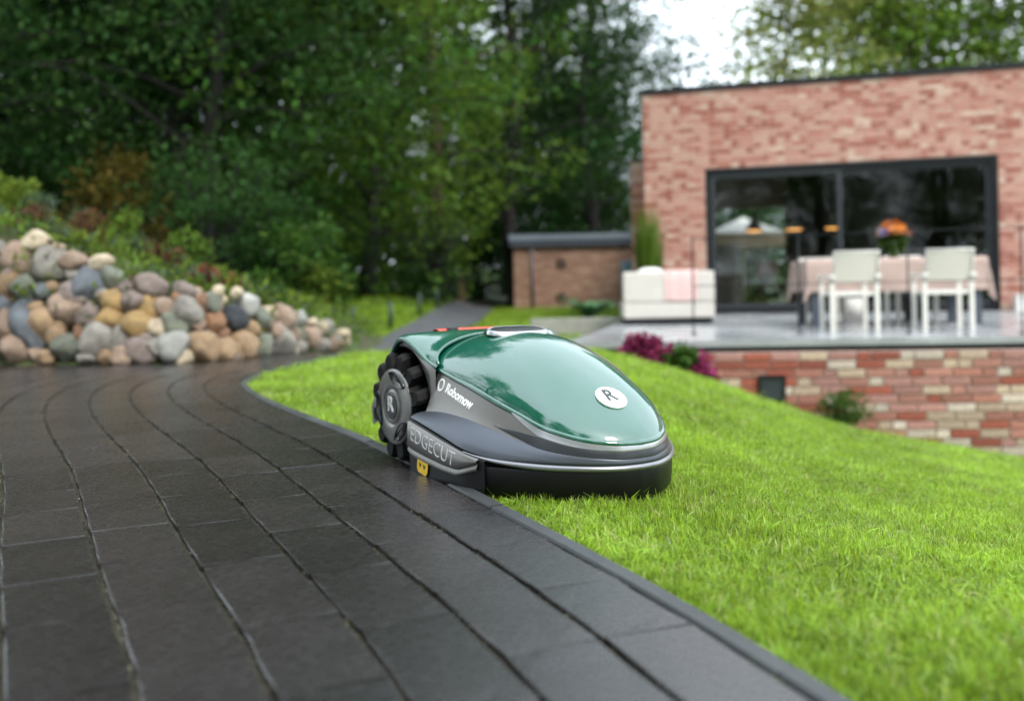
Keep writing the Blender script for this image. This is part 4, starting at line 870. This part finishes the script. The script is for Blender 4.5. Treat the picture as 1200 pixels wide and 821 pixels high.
if extra.v: kind(extra.build('brick_courses', M_wallmix, rw), 'stuff')
# black vent and low drain box in the wall, small conifer, flowers
vp = W0 + WD * 1.47
vt = thing('wall_vent', 'square black vent cover fixed to the brick retaining wall', 'vent', (vp.x, vp.y - .002, -.50), math.atan2(WD.y, WD.x))
t = MB(); [t.box(a, b) for a, b in (((-.115, -.03, -.115), (-.095, .03, .115)), ((.095, -.03, -.115), (.115, .03, .115)), ((-.095, -.03, .095), (.095, .03, .115)), ((-.095, -.03, -.115), (.095, .03, -.095)))]; t.build('frame', M_blk, vt)
t = MB(); t.box((-.095, -.016, -.095), (.095, .02, .095)); t.build('panel', mat('vent_panel', (.03, .035, .045), .35, var=.2), vt)
vp = W0 + WD * 1.92; gy_ = float(ground(vp.x, vp.y))
dr = thing('drain_gutter', 'black drain slot at the foot of the brick wall left of the small conifer', 'drain', (vp.x, vp.y - .03, gy_ + .05), math.atan2(WD.y, WD.x))
t = MB(); t.box((-.17, -.03, -.08), (.17, .02, .05)); t.build('trough', M_blk, dr); t = MB(); t.box((-.18, -.06, -.1), (.18, -.032, -.028)); t.build('gravel_edge', M_fascia, dr)
bush(2.70, 8.10, .42, .30, 'mid', 'small round conifer growing at the foot of the brick wall', 90, name='dwarf_conifer', n=26, per=60, leaf=.05, crad=.07, cat='plant', aspect=.3, z=float(ground(2.7, 8.12)) + .05)
bush(1.09, 8.22, .42, .26, 'magenta', 'larger magenta flower clump under the left end of the terrace', 91, name='flower_clump', n=30, per=60, leaf=.045, crad=.075, cat='flowers', aspect=.9, z=float(ground(1.09, 8.22)) - .02)
bush(1.37, 8.2, .30, .26, 'mid', 'green leafy plant between two magenta flower clumps', 92, name='leafy_plant', n=20, per=50, leaf=.06, crad=.07, cat='plant', z=float(ground(1.37, 8.2)) - .02)
bush(1.545, 8.2, .26, .27, 'magenta', 'smaller magenta flower clump right of the green leafy plant', 93, name='flower_clump', n=18, per=60, leaf=.045, crad=.065, cat='flowers', aspect=.9, z=float(ground(1.545, 8.2)) - .05)

# ------------------------------------------------------------------ the brick house
FD = Vector((.9623, -.272, 0)); FN = Vector((-.272, -.9623, 0)); F0 = Vector((3.215, 16.2, 0)); FA = math.atan2(FD.y, FD.x)
house = thing('brick_house', 'modern flat roofed house of pink red brick with a wide sliding glass door', 'house', (F0.x, F0.y, 0), FA)
OW, OH = 4.42, 2.31       # opening width and head height;  local x along the facade, -y towards the camera
RT = 3.60
t = MB()
for a0, a1, z0, z1 in ((-1.0, 0, -1.6, RT), (OW, 10.0, -1.6, RT), (0, OW, OH, RT), (0, OW, -1.6, TZ - .06)):
    t.box((a0, .012, z0), (a1, .33, z1))
t.box((-1.0, .332, -1.6), (-.68, 6.5, RT)); t.box((9.7, .332, -1.6), (10.0, 6.5, RT)); t.box((1.25, 6.2, -1.6), (9.698, 6.5, RT)); t.box((-.678, 6.2, 2.1), (1.248, 6.5, RT)); t.box((-.678, 6.2, -1.6), (1.248, 6.5, TZ - .06)); t.box((-.678, .332, 2.8), (9.698, 6.198, 3.0))
t.box((-1.36, .9, -1.6), (-1.003, 6.0, 2.62))
t.build('wall', mat('house_mortar', (.40, .30, .255), .9, var=.15, scale=8), house)
M_face = brickmat('brick_mix_pink', [(0, (.40, .190, .140)), (.24, (.44, .235, .180)), (.42, (.27, .082, .052)), (.62, (.45, .27, .205)), (.78, (.34, .125, .088)), (.93, (.50, .35, .27))])
fb = MB(); rr = random.Random(5); nb_ = 0
def put_brick(mb, x, z, L_, y0=0.0, axis=0):
    dy = rr.uniform(-.003, .003); c = .005; hx, hz = L_ / 2, .0315
    f = [(-hx + c, dy, -hz + c), (hx - c, dy, -hz + c), (hx - c, dy, hz - c), (-hx + c, dy, hz - c), (-hx, .014, -hz), (hx, .014, -hz), (hx, .014, hz), (-hx, .014, hz)]
    fs = [[0, 1, 2, 3]] + [[4 + k, 4 + (k + 1) % 4, (k + 1) % 4, k] for k in range(4)]
    mb.add([(x + p[0], y0 + p[1], z + p[2]) if axis == 0 else (y0 + p[1], x - p[0], z + p[2]) for p in f], fs)
z = TZ + .035; row = 0
while z < RT - .03:
    a = -1.0 + (0 if row % 2 else -.12)
    while a < 7.6:
        L_ = .108 if rr.random() < .72 else .228; a0, a1 = max(a, -1.0), a + L_
        segs = [(a0, a1)]
        if z < OH + .01:
            segs = [(s0, min(s1, 0)) if s0 < 0 else ((max(s0, OW), s1) if s1 > OW else (0, 0)) for s0, s1 in segs]
        for s0, s1 in segs:
            for j_ in (5.02,):      # movement joints stay open
                if s0 < j_ + .012 and s1 > j_ and z > OH: s0, s1 = (s0, j_ - .002) if j_ - s0 > s1 - j_ else (j_ + .008, s1)
            if s1 - s0 > .03: put_brick(fb, (s0 + s1) / 2, z, s1 - s0)
        a += L_ + .012
    a = .08
    while a < 6.0:      # return face on the left
        L_ = .108 if rr.random() < .3 else .228; put_brick(fb, a + L_ / 2, z, L_, -1.012, 1)
        if z < 2.58 and a > .9: put_brick(fb, a + L_ / 2, z, L_, -1.372, 1)
        a += L_ + .012
    if z < 2.58: put_brick(fb, -1.186, z, .34, .888)
    z += .075; row += 1
kind(fb.build('facing_brick', M_face, house), 'stuff')
t = MB(); t.box((-1.03, -.03, RT + .002), (10.03, 6.53, RT + .085)); t.build('roof_flashing', M_blk, house)
t = MB(); t.box((-1.39, .87, 2.622), (-1.035, 6.0, 2.66)); t.build('side_flashing', M_blk, house)
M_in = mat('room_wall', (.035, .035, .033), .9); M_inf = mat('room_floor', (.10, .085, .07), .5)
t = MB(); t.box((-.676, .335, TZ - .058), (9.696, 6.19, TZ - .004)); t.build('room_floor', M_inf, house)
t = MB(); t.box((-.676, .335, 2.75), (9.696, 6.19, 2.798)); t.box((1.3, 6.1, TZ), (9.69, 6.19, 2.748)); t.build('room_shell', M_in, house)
slide = MB(); fr = .075
def rect_frame(mb, x0, x1, z0, z1, y0, y1, f):
    mb.box((x0, y0, z0), (x0 + f, y1, z1)); mb.box((x1 - f, y0, z0), (x1, y1, z1)); mb.box((x0 + f, y0, z0), (x1 - f, y1, z0 + f)); mb.box((x0 + f, y0, z1 - f), (x1 - f, y1, z1))
dro = bpy.data.objects.new('sliding_door', None); C.objects.link(dro); dro.parent = house
t = MB(); rect_frame(t, .006, OW - .006, TZ + .006, OH - .004, .04, .16, .085); t.build('frame', M_blk, dro)
GL = glassmat('window_glass'); M_alu = mat('dark_aluminium', (.022, .025, .029), .45)
for x0, x1, y_ in ((.091, 2.15, .07), (2.07, OW - .091, .115)):
    t = MB(); rect_frame(t, x0, x1, TZ + .091, OH - .089, y_, y_ + .04, .07); t.build('sash', M_alu, dro)
    t = MB(); t.add([(x0 + .07, y_ + .02, TZ + .16), (x1 - .07, y_ + .02, TZ + .16), (x1 - .07, y_ + .02, OH - .16), (x0 + .07, y_ + .02, OH - .16)], [[0, 1, 2, 3]]); t.build('pane', GL, dro)
def fpt(a, d, z): # d metres in front of the facade
    p = F0 + FD * a + FN * d; return (p.x, p.y, z)
# inside: curtain, lamps, parasol glimpsed through the house, chairs
cu_ = MB(); cu_.grid([[(-.30 + .52 * k / 40, 6.05 + .03 * math.sin(k * .95), z) for k in range(41)] for z in (TZ + .01, .6, 1.28)])
b_ = cu_.build('curtain', mat('sheer_curtain', (.5, .52, .46), .9)); b_.matrix_world = Matrix.Translation((F0.x, F0.y, 0)) @ Matrix.Rotation(FA, 4, 'Z'); tag(b_, 'pale sheer curtain hanging low at the far side of the room beneath the cream parasol', 'curtain')
M_lamp = emit('lamp_glow', (1.0, .45, .12), 1.0); M_shade = mat('lamp_shade', (.20, .22, .16), .5)
lamp0 = thing('pendant_lamp', 'lit pendant lamp in the dark room, middle one of the three', 'lamp', (0, 0, 0), 0, 'pendant lamps over the dining table inside')
t = MB(); t.grid([[(r_ * math.cos(k * math.pi / 10), r_ * math.sin(k * math.pi / 10), z) for k in range(20)] for r_, z in ((.02, .26), (.05, .22), (.165, .02), (.17, 0))], True, True); t.build('lamp_shade', M_shade, lamp0)
t = MB(); t.grid([[(r_ * math.cos(k * math.pi / 10), r_ * math.sin(k * math.pi / 10), z) for k in range(20)] for r_, z in ((.15, .004), (.135, -.012), (.001, -.020))], True, True); t.build('bulb', M_lamp, lamp0)
t = MB(); t.tube([(0, 0, .25), (0, 0, 1.3)], .006, 6); t.build('cord', M_blk, lamp0)
lamps = [lamp0, copy_tree(lamp0), copy_tree(lamp0)]
for l_, a, lab_ in zip(lamps, (1.42, 2.13, .68), ('lit pendant lamp in the dark room, middle one of the three', 'lit pendant lamp in the dark room, nearest the door mullion', 'lit pendant lamp in the dark room, beside the cream parasol')):
    l_.location = fpt(a, -3.0, 1.42); l_['label'] = lab_
ps = thing('parasol', 'cream parasol with a beige valance seen through the left glass pane', 'parasol', fpt(.25, -7.9, -.35))
M_canvas = mat('canvas', (.62, .60, .57), .9); M_beige = mat('beige_canvas', (.55, .45, .32), .9)
t = MB(); ringp = lambda rx, ry, z: [(rx * sx, ry * sy, z) for sx, sy in ((-1, -1), (0, -1), (1, -1), (1, 0), (1, 1), (0, 1), (-1, 1), (-1, 0))]
t.grid([ringp(.02, .02, 2.35), ringp(.82, .75, 1.95)], False, True); t.build('canopy', M_canvas, ps)
t = MB(); t.grid([ringp(.825, .755, 1.95), ringp(.82, .75, 1.62)], False, True); t.build('valance', M_beige, ps)
t = MB(); t.tube([(0, 0, 0), (0, 0, 2.3)], .025, 8); t.build('pole', M_beige, ps)
M_wood = mat('chair_wood', (.20, .11, .05), .5, var=.3, scale=9)
ch0 = thing('wooden_chair', 'brown wooden dining chair inside, nearer the curtain', 'chair', fpt(1.0, -1.6, TZ), FA + .3, 'wooden dining chairs inside')
t = MB(); t.box((-.21, -.21, .43), (.21, .21, .46), None, .01); t.build('seat', M_wood, ch0)
t = MB(); t.box((-.21, .19, .62), (.21, .215, .88), None, .008); t.build('backrest', M_wood, ch0)
for sx in (-1, 1):
    for y_, h_ in ((-.19, .43), (.2, .9)):
        t = MB(); t.tube([(sx * .19, y_, 0), (sx * .19, y_, h_)], .018, 6); t.build('leg', M_wood, ch0)
c2 = copy_tree(ch0); c2.location = fpt(1.55, -1.9, TZ); c2['label'] = 'brown wooden dining chair inside, nearer the door mullion'

# ------------------------------------------------------------------ shed
shed = thing('shed', 'low brick shed with a dark roof edge standing at the wood edge beside the path', 'shed', (.05, 24.0, float(ground(.05, 24)) - .05))
zs = shed.location.z
M_shed = brickmat('shed_brick', [(0, (.29, .165, .115)), (.3, (.33, .195, .14)), (.6, (.26, .14, .10)), (.8, (.37, .24, .175))])
t = MB(); t.box((0, .013, -.2), (3.6, 4.0, 1.60 - zs)); t.build('wall', mat('shed_mortar', (.26, .17, .12), .9, var=.2, scale=10), shed)
fb = MB(); z = .05; row = 0
while z < 1.56 - zs:
    a = -.06 if row % 2 else 0
    while a < 3.4:
        L_ = .228; a0 = max(a, 0); put_brick(fb, (a0 + a + L_) / 2, z, a + L_ - a0); a += .24
    z += .075; row += 1
kind(fb.build('facing_brick', M_shed, shed), 'stuff')
M_zinc = mat('zinc_edge', (.20, .235, .28), .4, metal=.3); M_slate = mat('roof_edge', (.045, .055, .075), .5)
t = MB(); t.box((-.09, -.12, 1.415 - zs), (3.7, 4.1, 1.56 - zs)); t.build('roof_fascia', M_slate, shed)
t = MB(); t.box((-.11, -.15, 1.562 - zs), (3.72, 4.12, 1.70 - zs)); t.build('roof', M_zinc, shed)
t = MB(); t.tube([(.46, -.05, 0), (.46, -.05, 1.45 - zs)], .035, 8); t.build('downpipe', mat('downpipe_grey', (.13, .11, .125), .5), shed)
M_vent = mat('brick_dark', (.05, .028, .02), .9)
for zc in (.98, .145):
    t = MB()
    for k in range(6):
        a = R(60 * k + 30); t.prism([(.105 * math.cos(a + e_) if e_ else .165 * math.cos(a), .105 * math.sin(a + e_) if e_ else .165 * math.sin(a)) for e_ in (-.5, 0, .5)] + [(0.02 * math.cos(a), .02 * math.sin(a))], 0, .02, Matrix.Translation((1.155, -.006, zc - zs)) @ Matrix.Rotation(R(90), 4, 'X'))
    t.build('vent_brick', M_vent, shed)
t = MB(); t.box((2.62, -.03, 0), (2.98, .011, 1.02 - zs)); t.build('door', mat('blue_grey_door', (.15, .23, .28), .5), shed)
# low concrete kerb block in the lawn, hosta
kbk = MB(); kbk.box((.24, 12.95, float(ground(.8, 13)) - .1), (1.5, 13.2, -.005), None, .008)
tag(kbk.build('concrete_kerb', mat('pale_concrete', (.26, .25, .225), .85, var=.25, scale=3)), 'low pale concrete kerb in the lawn at the left end of the terrace', 'kerb')
hs_ = thing('hosta', 'blue green hosta with broad arching leaves in front of the shed', 'plant', (1.33, 17.0, float(ground(1.33, 17)) - .02))
lm = LEAF['blue']; lv = leafmat('leaf_hosta', (.09, .19, .10), .25)
rr = random.Random(8)
base_leaf = None
for k in range(26):
    a = k * 2.399; L_ = rr.uniform(.35, .6); up = rr.uniform(.25, .9)
    rows_ = []
    for s_ in np.linspace(0, 1, 7):
        d = L_ * s_; zz = 1.5 * up * d * (1.5 - s_) + .03; wv = .10 * math.sin(math.pi * min(1, s_ * .9 + .06)) ** .8
        c = Vector((math.cos(a) * d, math.sin(a) * d, zz)); sdv = Vector((-math.sin(a), math.cos(a), 0)) * wv
        rows_.append([tuple(c + sdv + Vector((0, 0, .02))), tuple(c), tuple(c - sdv + Vector((0, 0, .02)))])
    t = MB(); t.grid(rows_, True); t.build('leaf', lv, hs_)

# ------------------------------------------------------------------ terrace furniture
M_sofa = mat('sofa_cover', (.50, .47, .43), .9, var=.06, scale=5, bump=.2, bscale=60)
sx0, sx1, sY = 1.40, 2.53, 12.3
sofa = thing('outdoor_sofa', 'cream outdoor sofa block with a dark base at the left end of the terrace', 'sofa', (1.965, 12.3, TZ), R(-3))
t = MB(); t.box((-.54, .03, 0), (.54, .80, .075)); t.build('base', M_blk, sofa)
t = MB(); t.box((-.57, 0, .078), (.57, .86, .27), None, .025); t.build('seat_box', M_sofa, sofa)
t = MB(); t.box((-.57, 0, .272), (.57, .20, .665), None, .03); t.build('backrest', M_sofa, sofa)
t = MB(); t.box((.40, .205, .272), (.57, .86, .60), None, .03); t.build('armrest', M_sofa, sofa)
pw = thing('cushion', 'small white cushion poking up over the back of the cream sofa', 'cushion', (1.78, 12.58, TZ + .30), R(10))
bm = bmesh.new(); bmesh.ops.create_uvsphere(bm, u_segments=20, v_segments=12, radius=1)
for v in bm.verts: v.co = Vector((math.copysign(abs(v.co.x) ** .6, v.co.x) * .2, v.co.y * .08, math.copysign(abs(v.co.z) ** .6, v.co.z) * .2 + .22))
t = MB(); t.bm(bm, Matrix.Rotation(R(45), 4, 'Y') if False else None, True); t.build('cover', M_canvas, pw)
bl = MB(); prof = [(-.012, .30), (-.014, .5), (-.012, .655), (.0, .676), (.1, .680), (.2, .676), (.215, .64), (.218, .45)]
bl.grid([[(x, y - (.006 * math.sin(x * 40)), z + .006 * math.sin(x * 25 + z * 3) * (1 if z < .6 else .3)) for y, z in prof] for x in np.linspace(-.05, .36, 18)])
b_ = bl.build('throw_blanket', mat('pink_wool', (.62, .42, .40), .95, var=.06, bump=.4, bscale=90)); b_.location = (1.965, 12.3, TZ); b_.rotation_euler = (0, 0, R(-3)); tag(b_, 'pale pink throw blanket draped over the back of the cream sofa', 'blanket')
# tall grass in a pot behind the sofa
tg = thing('tall_grass', 'tall green ornamental grass standing behind the sofa against the brick wall', 'plant', (1.90, 13.5, TZ))
V = []; r_ = np.random.default_rng(3)
for k in range(420):
    a = r_.uniform(0, 6.28); b0 = np.array([.06 * math.cos(a), .06 * math.sin(a), .3]); hh = r_.uniform(.6, 1.4); ln = r_.uniform(0, .21) ; tip = np.array([b0[0] + ln * math.cos(a), b0[1] + ln * math.sin(a), .3 + hh]); md_ = (b0 + tip) / 2 + np.array([math.cos(a) * .03, math.sin(a) * .03, .04]); w_ = np.array([-math.sin(a), math.cos(a), 0]) * .008
    V += [b0 - w_, md_ - w_, tip, md_ + w_]
link('blades', quads_np('blades', np.array(V)), LEAF['light'], tg)
t = MB(); t.grid([[(r__ * math.cos(k * math.pi / 12), r__ * math.sin(k * math.pi / 12), z) for k in range(24)] for r__, z in ((.001, .0), (.13, 0), (.16, .32), (.145, .32), (.14, .28), (.001, .28))], True, True); t.build('pot', M_slate, tg)
# dining table with cloth
M_cloth = mat('pink_linen', (.36, .265, .23), .95, var=.06, scale=8, bump=.25, bscale=120)
TBL = (4.24, 11.15)
tb_ = thing('dining_table', 'long outdoor dining table with dark legs on the terrace', 'table', (TBL[0], TBL[1], TZ), R(-5))
t = MB(); t.box((-.94, -.44, .70), (.94, .44, .735), None, .006); t.build('tabletop', M_wood, tb_)
for sx in (-1, 1):
    for sy in (-1, 1):
        t = MB(); t.box((sx * .86 - .04, sy * .38 - .04, 0), (sx * .86 + .04, sy * .38 + .04, .70)); t.build('leg', M_slate, tb_)
t = MB(); nxs, nys = 60, 34; hx, hy, dr_ = .96, .455, .36; rows_ = []
for j in range(nys + 1):
    row = []
    for i in range(nxs + 1):
        x = -hx - dr_ + (2 * hx + 2 * dr_) * i / nxs; y = -hy - dr_ + (2 * hy + 2 * dr_) * j / nys
        ox, oy = max(0, abs(x) - hx), max(0, abs(y) - hy); drop = min(max(ox, oy) + .35 * min(ox, oy), dr_ * 1.35); fold = .022 * math.sin(9 * (x + y * .7)) * min(1, drop * 5)
        cxn = math.copysign(min(abs(x), hx) + (.03 * ox + fold + .10 * (1 if ox > 0 and oy > 0 else 0) * min(ox, oy)) * (ox > 0), x); cyn = math.copysign(min(abs(y), hy) + (.03 * oy + fold * .6 + .10 * min(ox, oy) * (ox > 0)) * (oy > 0), y)
        row.append((cxn, cyn, .742 - drop))
    rows_.append(row)
t.grid(rows_, True); b_ = t.build('tablecloth', M_cloth); b_.location = (TBL[0], TBL[1], TZ); b_.rotation_euler = (0, 0, R(-5)); tag(b_, 'dusty pink tablecloth hanging over the outdoor dining table', 'tablecloth')
M_chw = mat('white_chair_metal', (.64, .62, .57), .4); M_sling = mat('beige_sling', (.60, .565, .49), .85, bump=.3, bscale=300)
def chair_(label, x, y, rz, group='white sling chairs at the dining table'):
    c = thing('terrace_chair', label, 'chair', (x, y, TZ), rz, group)      # backrest on the -y side
    for sx in (-1, 1):
        t = MB(); t.box((sx * .24 - .022, -.27, 0), (sx * .24 + .022, -.225, .655)); t.build('leg', M_chw, c)
        t = MB(); t.box((sx * .24 - .022, .20, 0), (sx * .24 + .022, .245, .60)); t.build('leg', M_chw, c)
        t = MB(); t.box((sx * .245 - .035, -.31, .602), (sx * .245 + .035, .25, .64), None, .01); t.build('armrest', M_chw, c)
    t = MB(); t.box((-.217, -.25, .40), (.217, .24, .445), None, .006); t.build('seat', M_chw, c)
    t = MB(); t.grid([[(x_, -.255 - .10 * s_ - .012 * math.sin(math.pi * (x_ + .23) / .46), .56 + .33 * s_) for x_ in np.linspace(-.23, .23, 9)] for s_ in np.linspace(0, 1, 5)]); 
    t.grid([[(x_, -.245 - .10 * s_ - .012 * math.sin(math.pi * (x_ + .23) / .46), .56 + .33 * s_) for x_ in np.linspace(-.23, .23, 9)] for s_ in np.linspace(1, 0, 5)]); t.build('backrest', M_sling, c)
    t = MB(); t.tube([(-.235, -.245, .50), (-.235, -.358, .90), (.235, -.358, .90), (.235, -.245, .50)], .016, 8); t.build('back_frame', M_chw, c)
    return c
cA = chair_('white metal chair with beige sling back before the left half of the table', 3.46, 10.10, R(-4)); cA.scale = (.92, .92, .875)
def ch_copy(x, y, rz, label):
    c = copy_tree(cA); c.location = (x, y, TZ); c.rotation_euler = (0, 0, rz); c['label'] = label
ch_copy(4.36, 9.96, R(-9), 'white metal chair with beige sling back before the right half of the table')
ch_copy(3.80, 12.05, R(172), 'white metal chair across the table, its back showing left of the flowers')
ch_copy(4.86, 11.95, R(176), 'white metal chair across the table, its back showing right of the flowers')
# vase with flowers, bowl, pot below
vs_ = thing('flower_vase', 'glass vase of orange and pink flowers standing on the dining table', 'vase', (4.30, 11.05, TZ + .743))
t = MB(); t.grid([[(r__ * math.cos(k * math.pi / 10), r__ * math.sin(k * math.pi / 10), z) for k in range(20)] for r__, z in ((.001, .002), (.05, .002), (.06, .08), (.05, .16), (.065, .20))], True, True); t.build('vase', mat('green_glass', (.12, .20, .10), .1), vs_)
link('stems', quads_np('stems', leaf_cloud([(0, 0, .19)], [.12], 160, .1, 4)), LEAF['mid'], vs_)
FC = [mat('petal_' + n_, c_, .7) for n_, c_ in (('orange', (.62, .22, .03)), ('peach', (.66, .36, .24)), ('coral', (.58, .14, .09)), ('yellow', (.62, .38, .05)), ('lilac', (.28, .22, .40)), ('white', (.6, .6, .57)))]
rr = random.Random(2)
for k in range(17):
    a = k * 2.399; d = .165 * math.sqrt((k + .5) / 17); zc = .235 + .13 * (1 - (d / .20) ** 2) + rr.uniform(-.05, .03); bm = bmesh.new()
    for ring, (n_, rad, tl) in enumerate(((8, .075, .0), (8, .066, .5), (7, .055, .95), (5, .035, 1.25))):
        for q in range(n_):
            b = 2 * math.pi * q / n_ + ring * .4; dv_ = Vector((math.cos(b) * math.cos(tl), math.sin(b) * math.cos(tl), math.sin(tl))); s_ = Vector((-math.sin(b), math.cos(b), 0)) * rad * .42
            vv_ = [bm.verts.new(p) for p in (Vector((0, 0, 0)), dv_ * rad * .6 + s_, dv_ * rad, dv_ * rad * .6 - s_)]; bm.faces.new(vv_)
    t = MB(); t.bm(bm, Matrix.Translation((d * math.cos(a), d * math.sin(a), zc)) @ Matrix.Rotation(d * 4, 4, Vector((-math.sin(a), math.cos(a), 0)))); t.build('flower', FC[(0, 1, 3, 1, 0, 0, 3, 2, 1, 5, 0, 3, 4, 1, 3, 0, 2)[k % 17]], vs_)
def pot(name, label, cat, x, y, z, prof, m, seg=20):
    o = thing(name, label, cat, (x, y, z)); t = MB(); t.grid([[(r__ * math.cos(2 * k * math.pi / seg), r__ * math.sin(2 * k * math.pi / seg), zz) for k in range(seg)] for r__, zz in prof], True, True); t.build('body', m, o); return o
b_ = pot('bowl', 'small yellow bowl on the table left of the flowers', 'bowl', 3.83, 11.0, TZ + .743, [(.001, .002), (.05, .002), (.10, .06), (.095, .06), (.05, .015), (.001, .012)], mat('yellow_glaze', (.75, .50, .04), .3))
p_ = pot('planter', 'pale round planter on the terrace floor beneath the table', 'planter', 4.30, 12.35, TZ, [(.001, .001), (.11, .001), (.14, .28), (.125, .28), (.12, .25), (.001, .25)], M_canvas)
t = MB(); t.grid([[(.121 * math.cos(2 * k * math.pi / 20), .121 * math.sin(2 * k * math.pi / 20), .24) for k in range(20)], [(.001 * math.cos(k), .001 * math.sin(k), .245) for k in range(20)]], True, True); t.build('soil', M_floor, p_)
p_ = pot('barrel', 'black round barrel on the terrace floor under the right of the table', 'barrel', 5.05, 12.3, TZ, [(.001, .001), (.13, .001), (.15, .2), (.15, .36), (.13, .36), (.001, .34)], M_blk)
t = MB(); t.grid([[(r__ * math.cos(2 * k * math.pi / 20), r__ * math.sin(2 * k * math.pi / 20), zz) for k in range(20)] for r__, zz in ((.152, .30), (.156, .31), (.152, .32))], True, True); t.build('band', M_slate, p_)
lt = thing('lantern', 'white box lantern against the brick wall right of the sliding door', 'lantern', fpt(4.68, .22, TZ), FA)
t = MB(); t.box((-.11, -.11, 0), (.11, .11, .03)); t.box((-.11, -.11, .22), (.11, .11, .25)); [t.box((sx * .1 - .01, sy * .1 - .01, .03), (sx * .1 + .01, sy * .1 + .01, .22)) for sx in (-1, 1) for sy in (-1, 1)]; t.build('frame', M_canvas, lt)
t = MB(); t.box((-.088, -.088, .03), (.088, .088, .2195)); t.build('candle_box', mat('frosted', (.7, .7, .68), .4), lt)
# wire railing along the terrace front
rl = thing('wire_railing', 'thin black wire railing along the front of the terrace', 'railing', (0, 0, TZ))
RP = [(px2x(812, 9.75), 9.75), (px2x(936, 9.42), 9.42), (px2x(1064, 9.08), 9.08), (px2x(1197, 8.73), 8.73), (px2x(1340, 8.4), 8.4)]
for x, y in RP:
    t = MB(); t.tube([(x, y, 0), (x, y, .975)], .008, 8); t.tube([(x, y, 0), (x, y, .012)], .03, 10); t.build('post', M_blk, rl)
for z in (.95, .48):
    t = MB(); t.tube([(x, y, z) for x, y in RP], .0045, 6); t.build('wire', M_blk, rl)
# wire fence left of the path, wooden post
fn = thing('wire_fence', 'low wire fence on dark green posts crossing the lawn left of the path', 'fence', (0, 0, 0))
FP = [(-2.75, 9.3), (-2.02, 12.2), (-1.56, 12.6), (-1.46, 15.6), (-1.40, 18.4), (-1.40, 22.0)]
FP = [(px2x(356, 11.0), 11.0), (px2x(413, 12.1), 12.1), (px2x(457, 13.2), 13.2), (px2x(491, 15.6), 15.6), (px2x(512, 18.2), 18.2), (px2x(531, 22.5), 22.5)]
M_fence = mat('fence_green', (.012, .03, .02), .5)
for x, y in FP:
    t = MB(); t.tube([(x, y, float(ground(x, y)) - .05), (x, y, float(ground(x, y)) + .36)], .03, 8); t.build('post', M_fence, fn)
for dz in (.05, .19, .33):
    t = MB(); t.tube([(x, y, float(ground(x, y)) + dz) for x, y in FP], .003, 5); t.build('wire', M_fence, fn)
x, y = px2x(541, 26), 26
wp = thing('wooden_post', 'short pale wooden post at the wood edge beside the path end', 'post', (x, y, gz(x, y) - .1))
t = MB(); t.box((-.09, -.09, 0), (.09, .09, .75), None, .01); t.build('shaft', mat('pale_wood', (.30, .20, .10), .8, var=.3, scale=6), wp)
t = MB(); t.box((-.11, -.11, .751), (.11, .11, .79), None, .008); t.build('cap', mat('pale_wood_cap', (.34, .24, .13), .8), wp)
# small orange leaf on the lawn edge near the wood
